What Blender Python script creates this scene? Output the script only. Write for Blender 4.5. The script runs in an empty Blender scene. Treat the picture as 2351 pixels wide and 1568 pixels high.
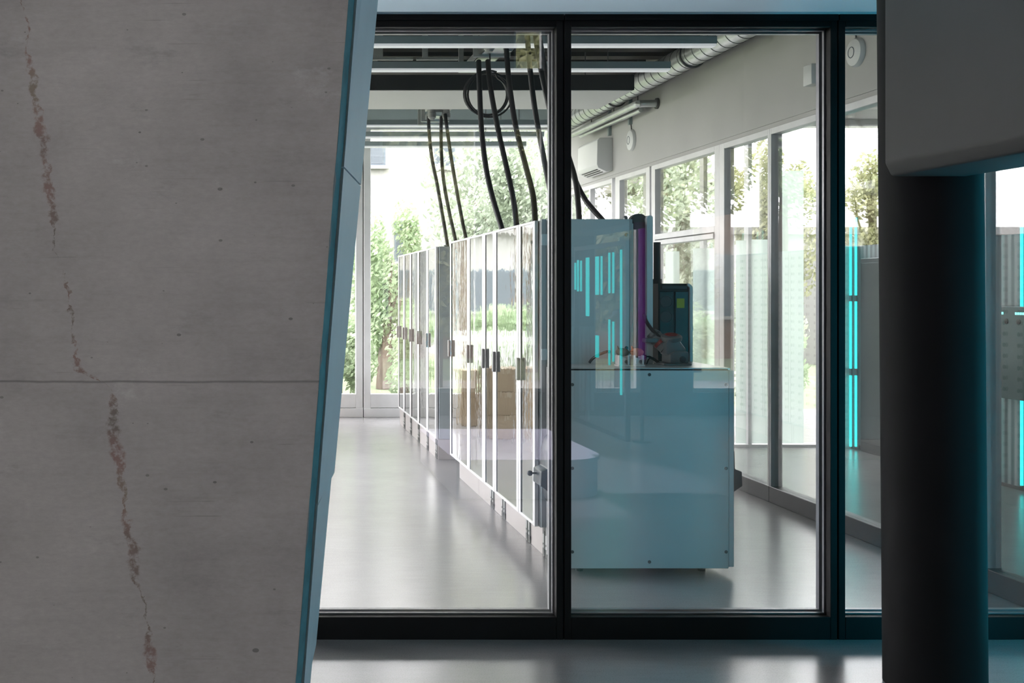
import bpy, bmesh, math, random
from mathutils import Vector, Matrix

S = bpy.context.scene
COL = S.collection
R = math.radians
W, H = 2351, 1568
F, PX, PY, CZ = 2500.0, 590.0, 667.0, 1.65      # focal length in pixels, vanishing point, eye height

# ------------------------------------------------------------------ camera, sky, exposure
cam_d = bpy.data.cameras.new('camera')
cam = bpy.data.objects.new('camera', cam_d)
COL.objects.link(cam)
cam.location = (0, 0, CZ)
cam.rotation_euler = (R(90), 0, 0)
cam_d.sensor_width = 36.0
cam_d.lens = F / W * 36.0
cam_d.shift_x = (W / 2 - PX) / W
cam_d.shift_y = -(H / 2 - PY) / W
cam_d.clip_start = 0.05
cam_d.clip_end = 300
S.camera = cam

S.view_settings.view_transform = 'Standard'
S.view_settings.look = 'None'
S.view_settings.exposure = 0.0
S.view_settings.gamma = 1.0
S.view_settings.use_curve_mapping = False
S.cycles.use_denoising = True
S.cycles.max_bounces = 10
S.cycles.diffuse_bounces = 4
S.cycles.glossy_bounces = 5
S.cycles.transparent_max_bounces = 24
S.cycles.sample_clamp_indirect = 6.0
S.cycles.caustics_reflective = False
S.cycles.caustics_refractive = False

SKY = 10.0
wd = bpy.data.worlds.new('overcast_sky')
S.world = wd
wd.use_nodes = True
bg = wd.node_tree.nodes['Background']
bg.inputs['Color'].default_value = (1.0, 0.965, 0.99, 1)
bg.inputs['Strength'].default_value = SKY


def portal(name, loc, rot, sx, sy):
    l = bpy.data.lights.new(name, 'AREA')
    l.shape = 'RECTANGLE'
    l.size, l.size_y = sx, sy
    l.cycles.is_portal = True
    o = bpy.data.objects.new(name, l)
    COL.objects.link(o)
    o.location = loc
    o.rotation_euler = rot
    return o


# area lights look along their local -Z; each stands in a window opening and faces into the room
portal('back_window_portal', (0.5, 14.6, 2.0), (R(-90), 0, 0), 7.0, 3.8)
portal('left_window_portal', (-3.3, 10.0, 1.9), (0, R(-90), 0), 3.4, 7.2)
portal('annex_window_portal', (9.4, 8.4, 2.95), (0, R(90), 0), 0.95, 6.4)
portal('annex_end_portal', (5.8, 11.8, 1.8), (R(-90), 0, 0), 3.4, 3.4)
portal('hall_rear_portal', (4.0, -4.4, 2.8), (R(90), 0, 0), 5.0, 5.0)
portal('hall_left_portal', (-5.3, -1.3, 3.7), (0, R(-90), 0), 3.0, 4.2)

# ------------------------------------------------------------------ helpers


def P(px, py, D):
    """world point at depth D behind a photograph pixel"""
    return Vector(((px - PX) * D / F, D, CZ - (py - PY) * D / F))


def tag(o, label=None, cat=None, group=None, kind=None):
    if label: o['label'] = label
    if cat: o['category'] = cat
    if group: o['group'] = group
    if kind: o['kind'] = kind
    return o


def thing(name, label, cat, loc=(0, 0, 0), group=None, kind=None, rz=0.0):
    o = bpy.data.objects.new(name, None)
    o.empty_display_size = 0.05
    COL.objects.link(o)
    o.location = loc
    o.rotation_euler = (0, 0, rz)
    return tag(o, label, cat, group, kind)


class MB:
    """collects shapes (world or local coordinates) into one mesh object"""
    def __init__(self):
        self.bm = bmesh.new()

    def box(self, x0, x1, y0, y1, z0, z1, bevel=0.0, seg=1):
        b = bmesh.new()
        vs = [b.verts.new((x, y, z)) for z in (z0, z1) for y in (y0, y1) for x in (x0, x1)]
        for f in ((0, 2, 3, 1), (4, 5, 7, 6), (0, 1, 5, 4), (2, 6, 7, 3), (0, 4, 6, 2), (1, 3, 7, 5)):
            b.faces.new([vs[i] for i in f])
        if bevel:
            bmesh.ops.bevel(b, geom=b.edges[:], offset=bevel, segments=seg, profile=0.5, affect='EDGES')
        return self._merge(b)

    def _merge(self, b):
        me = bpy.data.meshes.new('tmp')
        b.to_mesh(me)
        b.free()
        self.bm.from_mesh(me)
        bpy.data.meshes.remove(me)
        return self

    def prism(self, pts, axis, a0, a1, bevel=0.0, seg=2):
        """extrude a closed 2D outline along axis x, y or z"""
        b = bmesh.new()
        def v(p, a):
            return {'x': (a, p[0], p[1]), 'y': (p[0], a, p[1]), 'z': (p[0], p[1], a)}[axis]
        lo = [b.verts.new(v(p, a0)) for p in pts]
        hi = [b.verts.new(v(p, a1)) for p in pts]
        n = len(pts)
        b.faces.new(lo)
        b.faces.new(hi[::-1])
        for i in range(n):
            b.faces.new((lo[i], hi[i], hi[(i + 1) % n], lo[(i + 1) % n]))
        bmesh.ops.recalc_face_normals(b, faces=b.faces[:])
        if bevel:
            bmesh.ops.bevel(b, geom=b.edges[:], offset=bevel, segments=seg, profile=0.5, affect='EDGES')
        return self._merge(b)

    def tube(self, pts, r, n=10, cap=True, closed=False):
        pts = [Vector(p) for p in pts]
        if not isinstance(r, (list, tuple)): r = [r] * len(pts)
        rings, m = [], len(pts)
        up = None
        for i, p in enumerate(pts):
            a = pts[i - 1] if (i > 0 or closed) else pts[i]
            c = pts[(i + 1) % m] if (i < m - 1 or closed) else pts[i]
            t = (c - a).normalized()
            if up is None:
                up = t.orthogonal().normalized()
            up = (up - t * up.dot(t)).normalized()
            s = t.cross(up)
            rings.append([self.bm.verts.new(p + (up * math.cos(k * 2 * math.pi / n) + s * math.sin(k * 2 * math.pi / n)) * r[i]) for k in range(n)])
        for i in range(m if closed else m - 1):
            A, B = rings[i], rings[(i + 1) % m]
            for k in range(n):
                self.bm.faces.new((A[k], A[(k + 1) % n], B[(k + 1) % n], B[k]))
        if cap and not closed:
            self.bm.faces.new(rings[0][::-1])
            self.bm.faces.new(rings[-1])
        return self

    def cyl(self, c, r, h, axis='z', n=32, r2=None):
        d = {'x': Vector((1, 0, 0)), 'y': Vector((0, 1, 0)), 'z': Vector((0, 0, 1))}[axis] if isinstance(axis, str) else Vector(axis).normalized()
        c = Vector(c)
        return self.tube([c, c + d * h], [r, r if r2 is None else r2], n)

    def lathe(self, prof, c, axis=(0, 0, 1), n=32):
        """revolve (radius, height) profile about an axis through c"""
        d = Vector(axis).normalized()
        u = d.orthogonal().normalized()
        s = d.cross(u)
        c = Vector(c)
        rings = []
        for (r, h) in prof:
            rings.append([self.bm.verts.new(c + d * h + (u * math.cos(k * 2 * math.pi / n) + s * math.sin(k * 2 * math.pi / n)) * max(r, 1e-4)) for k in range(n)])
        for A, B in zip(rings, rings[1:]):
            for k in range(n):
                self.bm.faces.new((A[k], A[(k + 1) % n], B[(k + 1) % n], B[k]))
        self.bm.faces.new(rings[0][::-1])
        self.bm.faces.new(rings[-1])
        return self

    def build(self, name, mat, parent=None, smooth=False, label=None, local=False, recalc=True):
        """vertices are given in world coordinates unless local; parented meshes are moved into the parent's frame"""
        me = bpy.data.meshes.new(name)
        if recalc:
            bmesh.ops.recalc_face_normals(self.bm, faces=self.bm.faces[:])
        if parent is not None and not local:
            M = Matrix.Identity(4)
            q = parent
            while q is not None:
                M = q.matrix_basis @ M
                q = q.parent
            self.bm.transform(M.inverted())
        self.bm.to_mesh(me)
        self.bm.free()
        if smooth:
            for p in me.polygons: p.use_smooth = True
            try: me.set_sharp_from_angle(angle=R(35))
            except Exception: pass
        me.materials.append(mat)
        o = bpy.data.objects.new(name, me)
        COL.objects.link(o)
        if parent is not None: o.parent = parent
        if label: o['label'] = label
        return o


def spline(pts, n=10):
    """Catmull-Rom through pts"""
    pts = [Vector(p) for p in pts]
    out = []
    for i in range(len(pts) - 1):
        p0 = pts[max(i - 1, 0)]; p1 = pts[i]; p2 = pts[i + 1]; p3 = pts[min(i + 2, len(pts) - 1)]
        for k in range(n):
            t = k / n
            out.append(0.5 * ((2 * p1) + (-p0 + p2) * t + (2 * p0 - 5 * p1 + 4 * p2 - p3) * t * t + (-p0 + 3 * p1 - 3 * p2 + p3) * t ** 3))
    out.append(pts[-1])
    return out


def copy_tree(o, parent=None):
    c = o.copy()
    COL.objects.link(c)
    c.parent = parent
    for ch in list(o.children):
        copy_tree(ch, c)
    return c

# ------------------------------------------------------------------ materials


class N:
    """small wrapper for building node materials"""
    def __init__(self, name):
        self.m = bpy.data.materials.new(name)
        self.m.use_nodes = True
        self.t = self.m.node_tree
        self.b = self.t.nodes['Principled BSDF']
        self.out = self.t.nodes['Material Output']

    def n(self, typ, **kw):
        nd = self.t.nodes.new(typ)
        for k, v in kw.items(): setattr(nd, k, v)
        return nd

    def l(self, a, b):
        self.t.links.new(a, b)

    def set(self, **kw):
        for k, v in kw.items():
            k = k.replace('_', ' ')
            self.b.inputs[k].default_value = v
        return self

    def noise(self, scale, detail=4, rough=0.55, stretch=(1, 1, 1), coord='Object'):
        tc = self.n('ShaderNodeTexCoord')
        mp = self.n('ShaderNodeMapping')
        mp.inputs['Scale'].default_value = stretch
        self.l(tc.outputs[coord], mp.inputs[0])
        nz = self.n('ShaderNodeTexNoise')
        nz.inputs['Scale'].default_value = scale
        nz.inputs['Detail'].default_value = detail
        nz.inputs['Roughness'].default_value = rough
        self.l(mp.outputs[0], nz.inputs['Vector'])
        return nz

    def ramp(self, src, stops):
        r = self.n('ShaderNodeValToRGB')
        e = r.color_ramp.elements
        while len(e) < len(stops): e.new(0.5)
        for i, (p, c) in enumerate(stops):
            e[i].position = p
            e[i].color = (c, c, c, 1) if not isinstance(c, (tuple, list)) else (*c, 1)
        self.l(src, r.inputs[0])
        return r

    def math(self, op, a, b=None, c=None, clamp=False):
        nd = self.n('ShaderNodeMath', operation=op, use_clamp=clamp)
        for i, v in enumerate((a, b, c)):
            if v is None: continue
            if isinstance(v, (int, float)): nd.inputs[i].default_value = v
            else: self.l(v, nd.inputs[i])
        return nd.outputs[0]

    def mix(self, fac, a, b, blend='MIX'):
        nd = self.n('ShaderNodeMix', data_type='RGBA', blend_type=blend)
        for i, v in ((0, fac), (6, a), (7, b)):
            if isinstance(v, (int, float)): nd.inputs[i].default_value = v
            elif isinstance(v, (tuple, list)): nd.inputs[i].default_value = (*v, 1)
            else: self.l(v, nd.inputs[i])
        return nd.outputs[2]

    def bump(self, height, strength=0.2, dist=0.01):
        b = self.n('ShaderNodeBump')
        b.inputs['Strength'].default_value = strength
        b.inputs['Distance'].default_value = dist
        self.l(height, b.inputs['Height'])
        self.l(b.outputs[0], self.b.inputs['Normal'])


def plain(name, col, rough=0.5, metal=0.0, var=0.06, scale=6.0, spec=0.5):
    m = N(name)
    nz = m.noise(scale, 5)
    r = m.ramp(nz.outputs[0], [(0.3, tuple(c * (1 - var) for c in col)), (0.7, tuple(min(1, c * (1 + var)) for c in col))])
    m.l(r.outputs[0], m.b.inputs['Base Color'])
    m.set(Roughness=rough, Metallic=metal)
    m.b.inputs['Specular IOR Level'].default_value = spec
    return m.m


def glow(name, col, strength):
    m = N(name)
    m.set(Base_Color=(*[c * 0.6 for c in col], 1), Roughness=0.4)
    m.b.inputs['Emission Color'].default_value = (*col, 1)
    m.b.inputs['Emission Strength'].default_value = strength
    return m.m


def glass_mat(name, r0=0.045, tint=(0.985, 0.99, 0.988), bow=0.0):
    """thin clear pane: see-through with a Schlick mirror reflection on each face"""
    m = N(name)
    lw = m.n('ShaderNodeLayerWeight')
    lw.inputs['Blend'].default_value = 0.5
    p5 = m.math('POWER', lw.outputs['Facing'], 5.0)
    fac = m.math('MULTIPLY_ADD', p5, 0.9 - r0, r0)
    tr = m.n('ShaderNodeBsdfTransparent')
    tr.inputs[0].default_value = (*tint, 1)
    gl = m.n('ShaderNodeBsdfGlossy')
    gl.inputs['Roughness'].default_value = 0.0
    gl.inputs['Color'].default_value = (1, 1, 1, 1)
    mx = m.n('ShaderNodeMixShader')
    m.l(fac, mx.inputs[0])
    m.l(tr.outputs[0], mx.inputs[1])
    m.l(gl.outputs[0], mx.inputs[2])
    m.l(mx.outputs[0], m.out.inputs[0])
    return m.m


M = {}
M['frame_black'] = plain('black_anodised_frame', (0.006, 0.006, 0.0065), 0.5, 0.0, 0.1, 6.0, 0.25)
M['frame_gap'] = plain('dark_joint_rubber', (0.004, 0.004, 0.004), 0.8)
M['bead'] = plain('grey_glazing_bead', (0.30, 0.30, 0.32), 0.35, 0.6)
M['alu'] = plain('silver_aluminium_frame', (0.70, 0.70, 0.71), 0.38, 0.2)
M['alu_dark'] = plain('dark_grey_aluminium', (0.10, 0.10, 0.105), 0.4, 0.2)
M['glass'] = glass_mat('partition_glass', 0.075)
M['glass_side'] = glass_mat('side_glazing_glass', 0.11)
M['glass_out'] = glass_mat('window_glass', 0.03)
M['white_wall'] = plain('off_white_plaster', (0.74, 0.735, 0.72), 0.85, 0.0, 0.03, 2.0)
M['grey_wall'] = plain('pale_grey_plaster', (0.50, 0.495, 0.485), 0.8, 0.0, 0.04, 2.0)
M['hall_wall'] = plain('hall_plaster', (0.13, 0.127, 0.127), 0.8, 0.0, 0.05, 2.0)
M['soffit'] = plain('blue_lit_soffit_board', (0.76, 0.86, 0.92), 0.7, 0.0, 0.02, 2.0)  # white board; the bluish light on it is put into the colour
M['ceil_dark'] = plain('dark_raw_ceiling', (0.055, 0.05, 0.046), 0.85, 0.0, 0.3, 3.0)
M['raft_black'] = plain('black_raft_edge', (0.012, 0.013, 0.013), 0.6)
M['raft_white'] = plain('white_raft_board', (0.80, 0.80, 0.79), 0.75, 0.0, 0.02)
M['lamp_housing'] = plain('grey_green_lamp_housing', (0.30, 0.36, 0.375), 0.45, 0.2)
M['diffuser'] = glow('lamp_diffuser', (0.95, 0.97, 1.0), 0.45)
M['wire'] = plain('thin_steel_wire', (0.10, 0.10, 0.10), 0.5, 0.3)
M['galv'] = plain('galvanised_steel', (0.52, 0.54, 0.54), 0.32, 0.75, 0.12, 9.0)
M['galv_seam'] = plain('duct_seam', (0.10, 0.105, 0.10), 0.5, 0.4)
M['cable'] = plain('black_rubber_cable', (0.012, 0.012, 0.013), 0.5)
M['plastic_white'] = plain('white_plastic', (0.72, 0.73, 0.73), 0.4, 0.0, 0.02)
M['plastic_grey'] = plain('grey_plastic', (0.36, 0.36, 0.36), 0.45)
M['black'] = plain('matt_black', (0.012, 0.013, 0.014), 0.55)
M['black_gloss'] = plain('glossy_black_panel', (0.010, 0.014, 0.016), 0.15)
M['column_paint'] = plain('dark_grey_column_paint', (0.008, 0.008, 0.0086), 0.75, 0.0, 0.15, 3.0, 0.2)
M['beam_paint'] = plain('dark_grey_beam_cladding', (0.021, 0.021, 0.0215), 0.65, 0.0, 0.1, 3.0)
M['cell_paint'] = plain('pale_blue_grey_powder_coat', (0.60, 0.70, 0.73), 0.42, 0.0, 0.02)
M['cab_paint'] = plain('grey_cabinet_paint', (0.36, 0.41, 0.43), 0.4, 0.0, 0.03)
M['cab_edge'] = plain('brushed_door_edge', (0.78, 0.78, 0.79), 0.4, 0.25, 0.03)
M['plinth'] = plain('taupe_plinth_paint', (0.50, 0.47, 0.46), 0.35, 0.2, 0.04)
M['screw'] = plain('dark_screw_head', (0.12, 0.14, 0.15), 0.3, 0.7)
M['steel_top'] = plain('steel_worktop', (0.62, 0.64, 0.64), 0.3, 0.6, 0.05)
M['orange'] = plain('orange_casting', (0.50, 0.12, 0.045), 0.5)
M['olive'] = plain('olive_grey_casting', (0.13, 0.125, 0.10), 0.55)
M['red'] = plain('red_cover', (0.20, 0.018, 0.012), 0.4)
M['robot'] = plain('shaded_white_enamel', (0.12, 0.135, 0.14), 0.4)  # white robot: its teal-grey shade is put into the colour
M['robot_dark'] = plain('dark_robot_seal', (0.05, 0.055, 0.058), 0.5)
M['yellow'] = plain('yellow_green_sticker', (0.42, 0.47, 0.06), 0.6)
M['control_dark'] = plain('dark_blue_black_plastic', (0.012, 0.020, 0.023), 0.35)
M['purple'] = plain('recess_purple_reflection', (0.075, 0.035, 0.06), 0.5)  # purple reflection over a dark recess is put into this colour
M['cardboard'] = plain('brown_cardboard', (0.36, 0.28, 0.19), 0.85, 0.0, 0.08)
M['tape'] = plain('tan_parcel_tape', (0.45, 0.38, 0.28), 0.4)
M['led'] = glow('cyan_led', (0.02, 0.80, 0.78), 3.0)
M['led_added'] = glow('added_cyan_led', (0.02, 0.66, 0.95), 19.0)
M['led_magenta'] = glow('added_magenta_led', (0.62, 0.10, 0.85), 0.2)
M['led_dots'] = glow('pale_cyan_led_dots', (0.35, 1.0, 0.95), 1.6)
M['washer'] = glow('added_wash_strip', (0.76, 0.93, 1.0), 32.0)
M['bench'] = plain('white_bench_laminate', (0.84, 0.80, 0.90), 0.5, 0.0, 0.02)
M['teal_cab'] = plain('dark_teal_cabinet', (0.03, 0.11, 0.12), 0.4)
M['radiator'] = plain('grey_radiator', (0.40, 0.41, 0.42), 0.5)
M['facade'] = plain('pale_render_facade', (0.37, 0.365, 0.355), 0.9, 0.0, 0.03)
M['facade_grey'] = plain('grey_render_facade', (0.17, 0.17, 0.17), 0.9, 0.0, 0.04)
M['brick'] = plain('reddish_brick', (0.24, 0.15, 0.11), 0.9, 0.0, 0.15, 3.0)
M['pane_far'] = plain('far_window_pane', (0.10, 0.12, 0.14), 0.3)
M['far_frame'] = plain('blue_grey_window_frame', (0.13, 0.16, 0.19), 0.6)
M['roof'] = plain('grey_roof', (0.30, 0.29, 0.29), 0.8)
M['trunk'] = plain('grey_bark', (0.13, 0.10, 0.08), 0.9, 0.0, 0.3, 12)
M['fence'] = plain('white_fence_paint', (0.65, 0.65, 0.64), 0.7)


def foliage_mat(name, a, b, trans=0.35):
    m = N(name)
    oi = m.noise(1.7, 3, 0.6)
    r = m.ramp(oi.outputs[0], [(0.35, a), (0.65, b)])
    m.l(r.outputs[0], m.b.inputs['Base Color'])
    m.set(Roughness=0.7)
    tl = m.n('ShaderNodeBsdfTranslucent')
    m.l(r.outputs[0], tl.inputs[0])
    mx = m.n('ShaderNodeMixShader')
    mx.inputs[0].default_value = trans
    m.l(m.b.outputs[0], mx.inputs[1])
    m.l(tl.outputs[0], mx.inputs[2])
    m.l(mx.outputs[0], m.out.inputs[0])
    return m.m


M['leaf_pale'] = foliage_mat('haze_paled_leaves', (0.31, 0.37, 0.27), (0.48, 0.53, 0.44))  # haze over the foliage is put into the leaf colour
M['leaf_bright'] = foliage_mat('haze_brightened_leaves', (0.30, 0.40, 0.23), (0.50, 0.59, 0.41))  # leaf colour lightened to stand for hazy, overbright daylight
M['leaf_olive'] = foliage_mat('olive_leaves', (0.20, 0.22, 0.10), (0.38, 0.38, 0.22))
M['leaf_orange'] = foliage_mat('orange_autumn_leaves', (0.22, 0.13, 0.05), (0.40, 0.24, 0.12))


def mirror_mat():
    m = N('polished_mirror_door')
    m.set(Base_Color=(0.80, 0.83, 0.82, 1), Metallic=1.0, Roughness=0.035)
    nz = m.noise(5.0, 3, 0.5, (1, 1.0, 0.55))
    nz2 = m.noise(26.0, 1, 0.5, (1, 0.6, 1.0))
    s = m.math('MULTIPLY_ADD', nz2.outputs[0], 0.10, nz.outputs[0])
    m.bump(s, 0.16, 0.011)
    return m.m


def floor_mat():
    m = N('grey_linoleum_floor')
    a = m.noise(1.1, 6, 0.6)
    b = m.noise(14.0, 5, 0.7, (0.35, 2.2, 1))
    c = m.noise(160.0, 2, 0.5)
    r = m.ramp(a.outputs[0], [(0.3, (0.26, 0.256, 0.26)), (0.7, (0.31, 0.306, 0.308))])
    s = m.ramp(b.outputs[0], [(0.35, 0.95), (0.62, 1.02)])
    col = m.mix(1.0, r.outputs[0], s.outputs[0], 'MULTIPLY')
    sp = m.ramp(c.outputs[0], [(0.30, 0.78), (0.50, 1.0)])
    col = m.mix(1.0, col, sp.outputs[0], 'MULTIPLY')
    m.l(col, m.b.inputs['Base Color'])
    rr = m.ramp(b.outputs[0], [(0.3, 0.225), (0.7, 0.25)])
    m.l(rr.outputs[0], m.b.inputs['Roughness'])
    m.b.inputs['Specular IOR Level'].default_value = 0.6
    m.b.inputs['IOR'].default_value = 2.3
    m.bump(c.outputs[0], 0.03, 0.002)
    return m.m


def concrete_mat():
    """board-marked concrete: cloudy grey, pores, a rusty vertical drip trail and a pour joint"""
    m = N('weathered_concrete')
    tc = m.n('ShaderNodeTexCoord')
    sx = m.n('ShaderNodeSeparateXYZ')
    m.l(tc.outputs['Object'], sx.inputs[0])
    X, Z = sx.outputs[0], sx.outputs[2]
    cl = m.noise(2.6, 7, 0.62, (1, 1, 1.0))
    st = m.noise(9.0, 6, 0.68, (0.5, 1, 4.5))
    base = m.ramp(cl.outputs[0], [(0.28, (0.215, 0.198, 0.190)), (0.5, (0.275, 0.254, 0.243)), (0.75, (0.33, 0.306, 0.292))])
    streak = m.ramp(st.outputs[0], [(0.30, 0.92), (0.48, 1.0), (0.75, 1.03)])
    col = m.mix(1.0, base.outputs[0], streak.outputs[0], 'MULTIPLY')
    # pores
    vo = m.n('ShaderNodeTexVoronoi')
    vo.inputs['Scale'].default_value = 17.0
    mp = m.n('ShaderNodeMapping')
    mp.inputs['Scale'].default_value = (0.8, 1, 1.25)
    m.l(tc.outputs['Object'], mp.inputs[0])
    m.l(mp.outputs[0], vo.inputs['Vector'])
    rnd = m.n('ShaderNodeSeparateColor')
    m.l(vo.outputs['Color'], rnd.inputs[0])
    size = m.math('MULTIPLY', m.math('POWER', rnd.outputs[0], 3.2), 0.105)
    pore = m.math('MULTIPLY', m.math('LESS_THAN', vo.outputs['Distance'], size), 0.75)
    col = m.mix(pore, col, (0.085, 0.08, 0.075))
    # irregular grey scuffs
    sc = m.noise(5.5, 8, 0.75, (1.0, 1, 2.6))
    scm = m.ramp(sc.outputs[0], [(0.585, 0.0), (0.68, 0.5)])
    col = m.mix(scm.outputs[0], col, (0.19, 0.18, 0.175))
    lt = m.noise(4.2, 8, 0.72, (1.2, 1, 1.8))
    ltm = m.ramp(lt.outputs[0], [(0.63, 0.0), (0.76, 0.32)])
    col = m.mix(ltm.outputs[0], col, (0.50, 0.49, 0.475))
    gr = m.noise(75.0, 4, 0.7, (0.7, 1, 1.4))
    grr = m.ramp(gr.outputs[0], [(0.3, 0.91), (0.7, 1.07)])
    col = m.mix(1.0, col, grr.outputs[0], 'MULTIPLY')
    ln = m.noise(15.0, 3, 0.6, (0.22, 1, 6.0))
    lnr = m.ramp(ln.outputs[0], [(0.66, 0.0), (0.72, 0.42)])
    col = m.mix(lnr.outputs[0], col, (0.13, 0.125, 0.12))
    v2 = m.n('ShaderNodeTexVoronoi')
    v2.inputs['Scale'].default_value = 34.0
    m.l(mp.outputs[0], v2.inputs['Vector'])
    r2 = m.n('ShaderNodeSeparateColor')
    m.l(v2.outputs['Color'], r2.inputs[0])
    p2 = m.math('MULTIPLY', m.math('LESS_THAN', v2.outputs['Distance'], m.math('MULTIPLY', m.math('POWER', r2.outputs[0], 6.0), 0.13)), 0.6)
    col = m.mix(p2, col, (0.085, 0.08, 0.075))
    bl = m.noise(0.9, 3, 0.5)
    blr = m.ramp(bl.outputs[0], [(0.35, 0.90), (0.65, 1.08)])
    col = m.mix(1.0, col, blr.outputs[0], 'MULTIPLY')
    # rusty drip trail: x as a function of height
    D0 = 2.2
    trail = [(60, 70), (72, 180), (88, 270), (103, 370), (125, 480), (126, 560), (150, 640), (168, 730), (182, 850), (258, 890), (262, 985), (280, 1110), (296, 1230), (312, 1320), (340, 1420), (346, 1560)]
    zmin, zmax = CZ - (1600 - PY) * D0 / F, CZ - (40 - PY) * D0 / F
    xmin, xmax = (40 - PX) * D0 / F, (380 - PX) * D0 / F
    fc = m.n('ShaderNodeFloatCurve')
    cv = fc.mapping.curves[0]
    pts = sorted((((CZ - (py - PY) * D0 / F) - zmin) / (zmax - zmin), ((px - PX) * D0 / F - xmin) / (xmax - xmin)) for px, py in trail)
    cv.points[0].location = (0, pts[0][1])
    cv.points[1].location = (1, pts[-1][1])
    for p in pts:
        cv.points.new(*p)
    for p in cv.points: p.handle_type = 'VECTOR'
    fc.mapping.update()
    zn = m.math('DIVIDE', m.math('SUBTRACT', Z, zmin), zmax - zmin, clamp=True)
    m.l(zn, fc.inputs['Value'])
    xl = m.math('MULTIPLY_ADD', fc.outputs[0], xmax - xmin, xmin)
    wob = m.noise(22.0, 5, 0.7, (1, 1, 1))
    dx = m.math('ABSOLUTE', m.math('ADD', m.math('SUBTRACT', X, xl), m.math('MULTIPLY_ADD', wob.outputs[0], 0.050, -0.025)))
    width = m.noise(8.5, 3, 0.6, (0.05, 0.05, 1))
    wv = m.ramp(width.outputs[0], [(0.40, 0.0), (0.60, 1.0)])
    ww = m.math('MULTIPLY', wv.outputs[0], 0.0165)
    body = m.math('SUBTRACT', 1.0, m.math('DIVIDE', dx, m.math('ADD', ww, 0.0004), clamp=True), clamp=True)
    br = m.noise(60.0, 4, 0.7)
    bm_ = m.ramp(br.outputs[0], [(0.40, 0.0), (0.54, 1.0)])
    stain = m.math('MULTIPLY', m.math('MULTIPLY', m.math('MULTIPLY', body, 2.2, clamp=True), bm_.outputs[0]), 0.75)
    hue = m.noise(7.0, 2)
    rust = m.ramp(hue.outputs[0], [(0.35, (0.085, 0.062, 0.045)), (0.55, (0.16, 0.075, 0.06)), (0.7, (0.13, 0.095, 0.06))])
    col = m.mix(stain, col, rust.outputs[0])
    # pour joint
    zj = CZ - (877 - PY) * D0 / F
    jn = m.noise(7.0, 4, 0.6, (1, 1, 0.1))
    dz = m.math('ABSOLUTE', m.math('ADD', m.math('SUBTRACT', Z, zj), m.math('MULTIPLY_ADD', jn.outputs[0], 0.006, -0.003)))
    joint = m.math('MULTIPLY', m.math('SUBTRACT', 1.0, m.math('DIVIDE', dz, 0.0035), clamp=True), 0.75)
    col = m.mix(joint, col, (0.10, 0.095, 0.09))
    m.l(col, m.b.inputs['Base Color'])
    m.set(Roughness=0.75)
    h = m.math('SUBTRACT', m.math('ADD', m.math('MULTIPLY', st.outputs[0], 0.10), cl.outputs[0]), m.math('ADD', m.math('MULTIPLY', pore, 1.2), joint))
    m.bump(h, 0.30, 0.006)
    return m.m


def perforated_mat():
    m = N('perforated_grey_steel')
    tc = m.n('ShaderNodeTexCoord')
    sx = m.n('ShaderNodeSeparateXYZ')
    m.l(tc.outputs['Object'], sx.inputs[0])
    def cell(v, p):
        return m.math('SUBTRACT', m.math('FRACT', m.math('DIVIDE', v, p)), 0.5)
    cy, cz = cell(sx.outputs[1], 0.16), cell(sx.outputs[2], 0.085)
    d = m.math('SQRT', m.math('ADD', m.math('POWER', m.math('MULTIPLY', cy, 0.16), 2.0), m.math('POWER', m.math('MULTIPLY', cz, 0.085), 2.0)))
    hole = m.math('LESS_THAN', d, 0.017)
    col = m.mix(hole, (0.55, 0.55, 0.55), (0.03, 0.03, 0.03))
    m.l(col, m.b.inputs['Base Color'])
    m.set(Roughness=0.45, Metallic=0.2)
    return m.m


def ribbed_mat():
    m = N('ribbed_pale_curtain_wall')
    tc = m.n('ShaderNodeTexCoord')
    sx = m.n('ShaderNodeSeparateXYZ')
    m.l(tc.outputs['Object'], sx.inputs[0])
    w = m.math('SINE', m.math('MULTIPLY', sx.outputs[1], 78.0))
    m.set(Base_Color=(0.42, 0.45, 0.46, 1), Roughness=0.5)
    m.bump(w, 0.5, 0.02)
    return m.m


def frosted_mat():
    m = N('frosted_film_glass')
    tl = m.n('ShaderNodeBsdfTranslucent')
    tl.inputs[0].default_value = (0.80, 0.90, 0.85, 1)
    df = m.n('ShaderNodeBsdfDiffuse')
    df.inputs[0].default_value = (0.62, 0.72, 0.67, 1)
    mx = m.n('ShaderNodeMixShader')
    mx.inputs[0].default_value = 0.4
    m.l(tl.outputs[0], mx.inputs[1]); m.l(df.outputs[0], mx.inputs[2])
    tr = m.n('ShaderNodeBsdfTransparent')
    m2 = m.n('ShaderNodeMixShader')
    m2.inputs[0].default_value = 0.25
    m.l(mx.outputs[0], m2.inputs[1]); m.l(tr.outputs[0], m2.inputs[2])
    m.l(m2.outputs[0], m.out.inputs[0])
    return m.m


M['mirror'] = mirror_mat()
M['floor'] = floor_mat()
M['concrete'] = concrete_mat()
M['perforated'] = perforated_mat()
M['ribbed'] = ribbed_mat()
M['frosted'] = frosted_mat()
M['side_clad'] = plain('cyan_lit_pillar_side', (0.48, 0.62, 0.65), 0.5, 0.0, 0.05, 4.0)  # concrete side: the cyan light falling on it is put into the colour
M['side_edge'] = plain('cyan_lit_pillar_edge', (0.07, 0.21, 0.235), 0.6, 0.0, 0.25, 20.0)  # chamfer colour carries the same cyan light, darker
M['ground'] = plain('lawn', (0.22, 0.26, 0.16), 0.95, 0.0, 0.25, 1.5)
M['paving'] = plain('pale_paving', (0.45, 0.44, 0.43), 0.9, 0.0, 0.08, 1.5)

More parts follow.
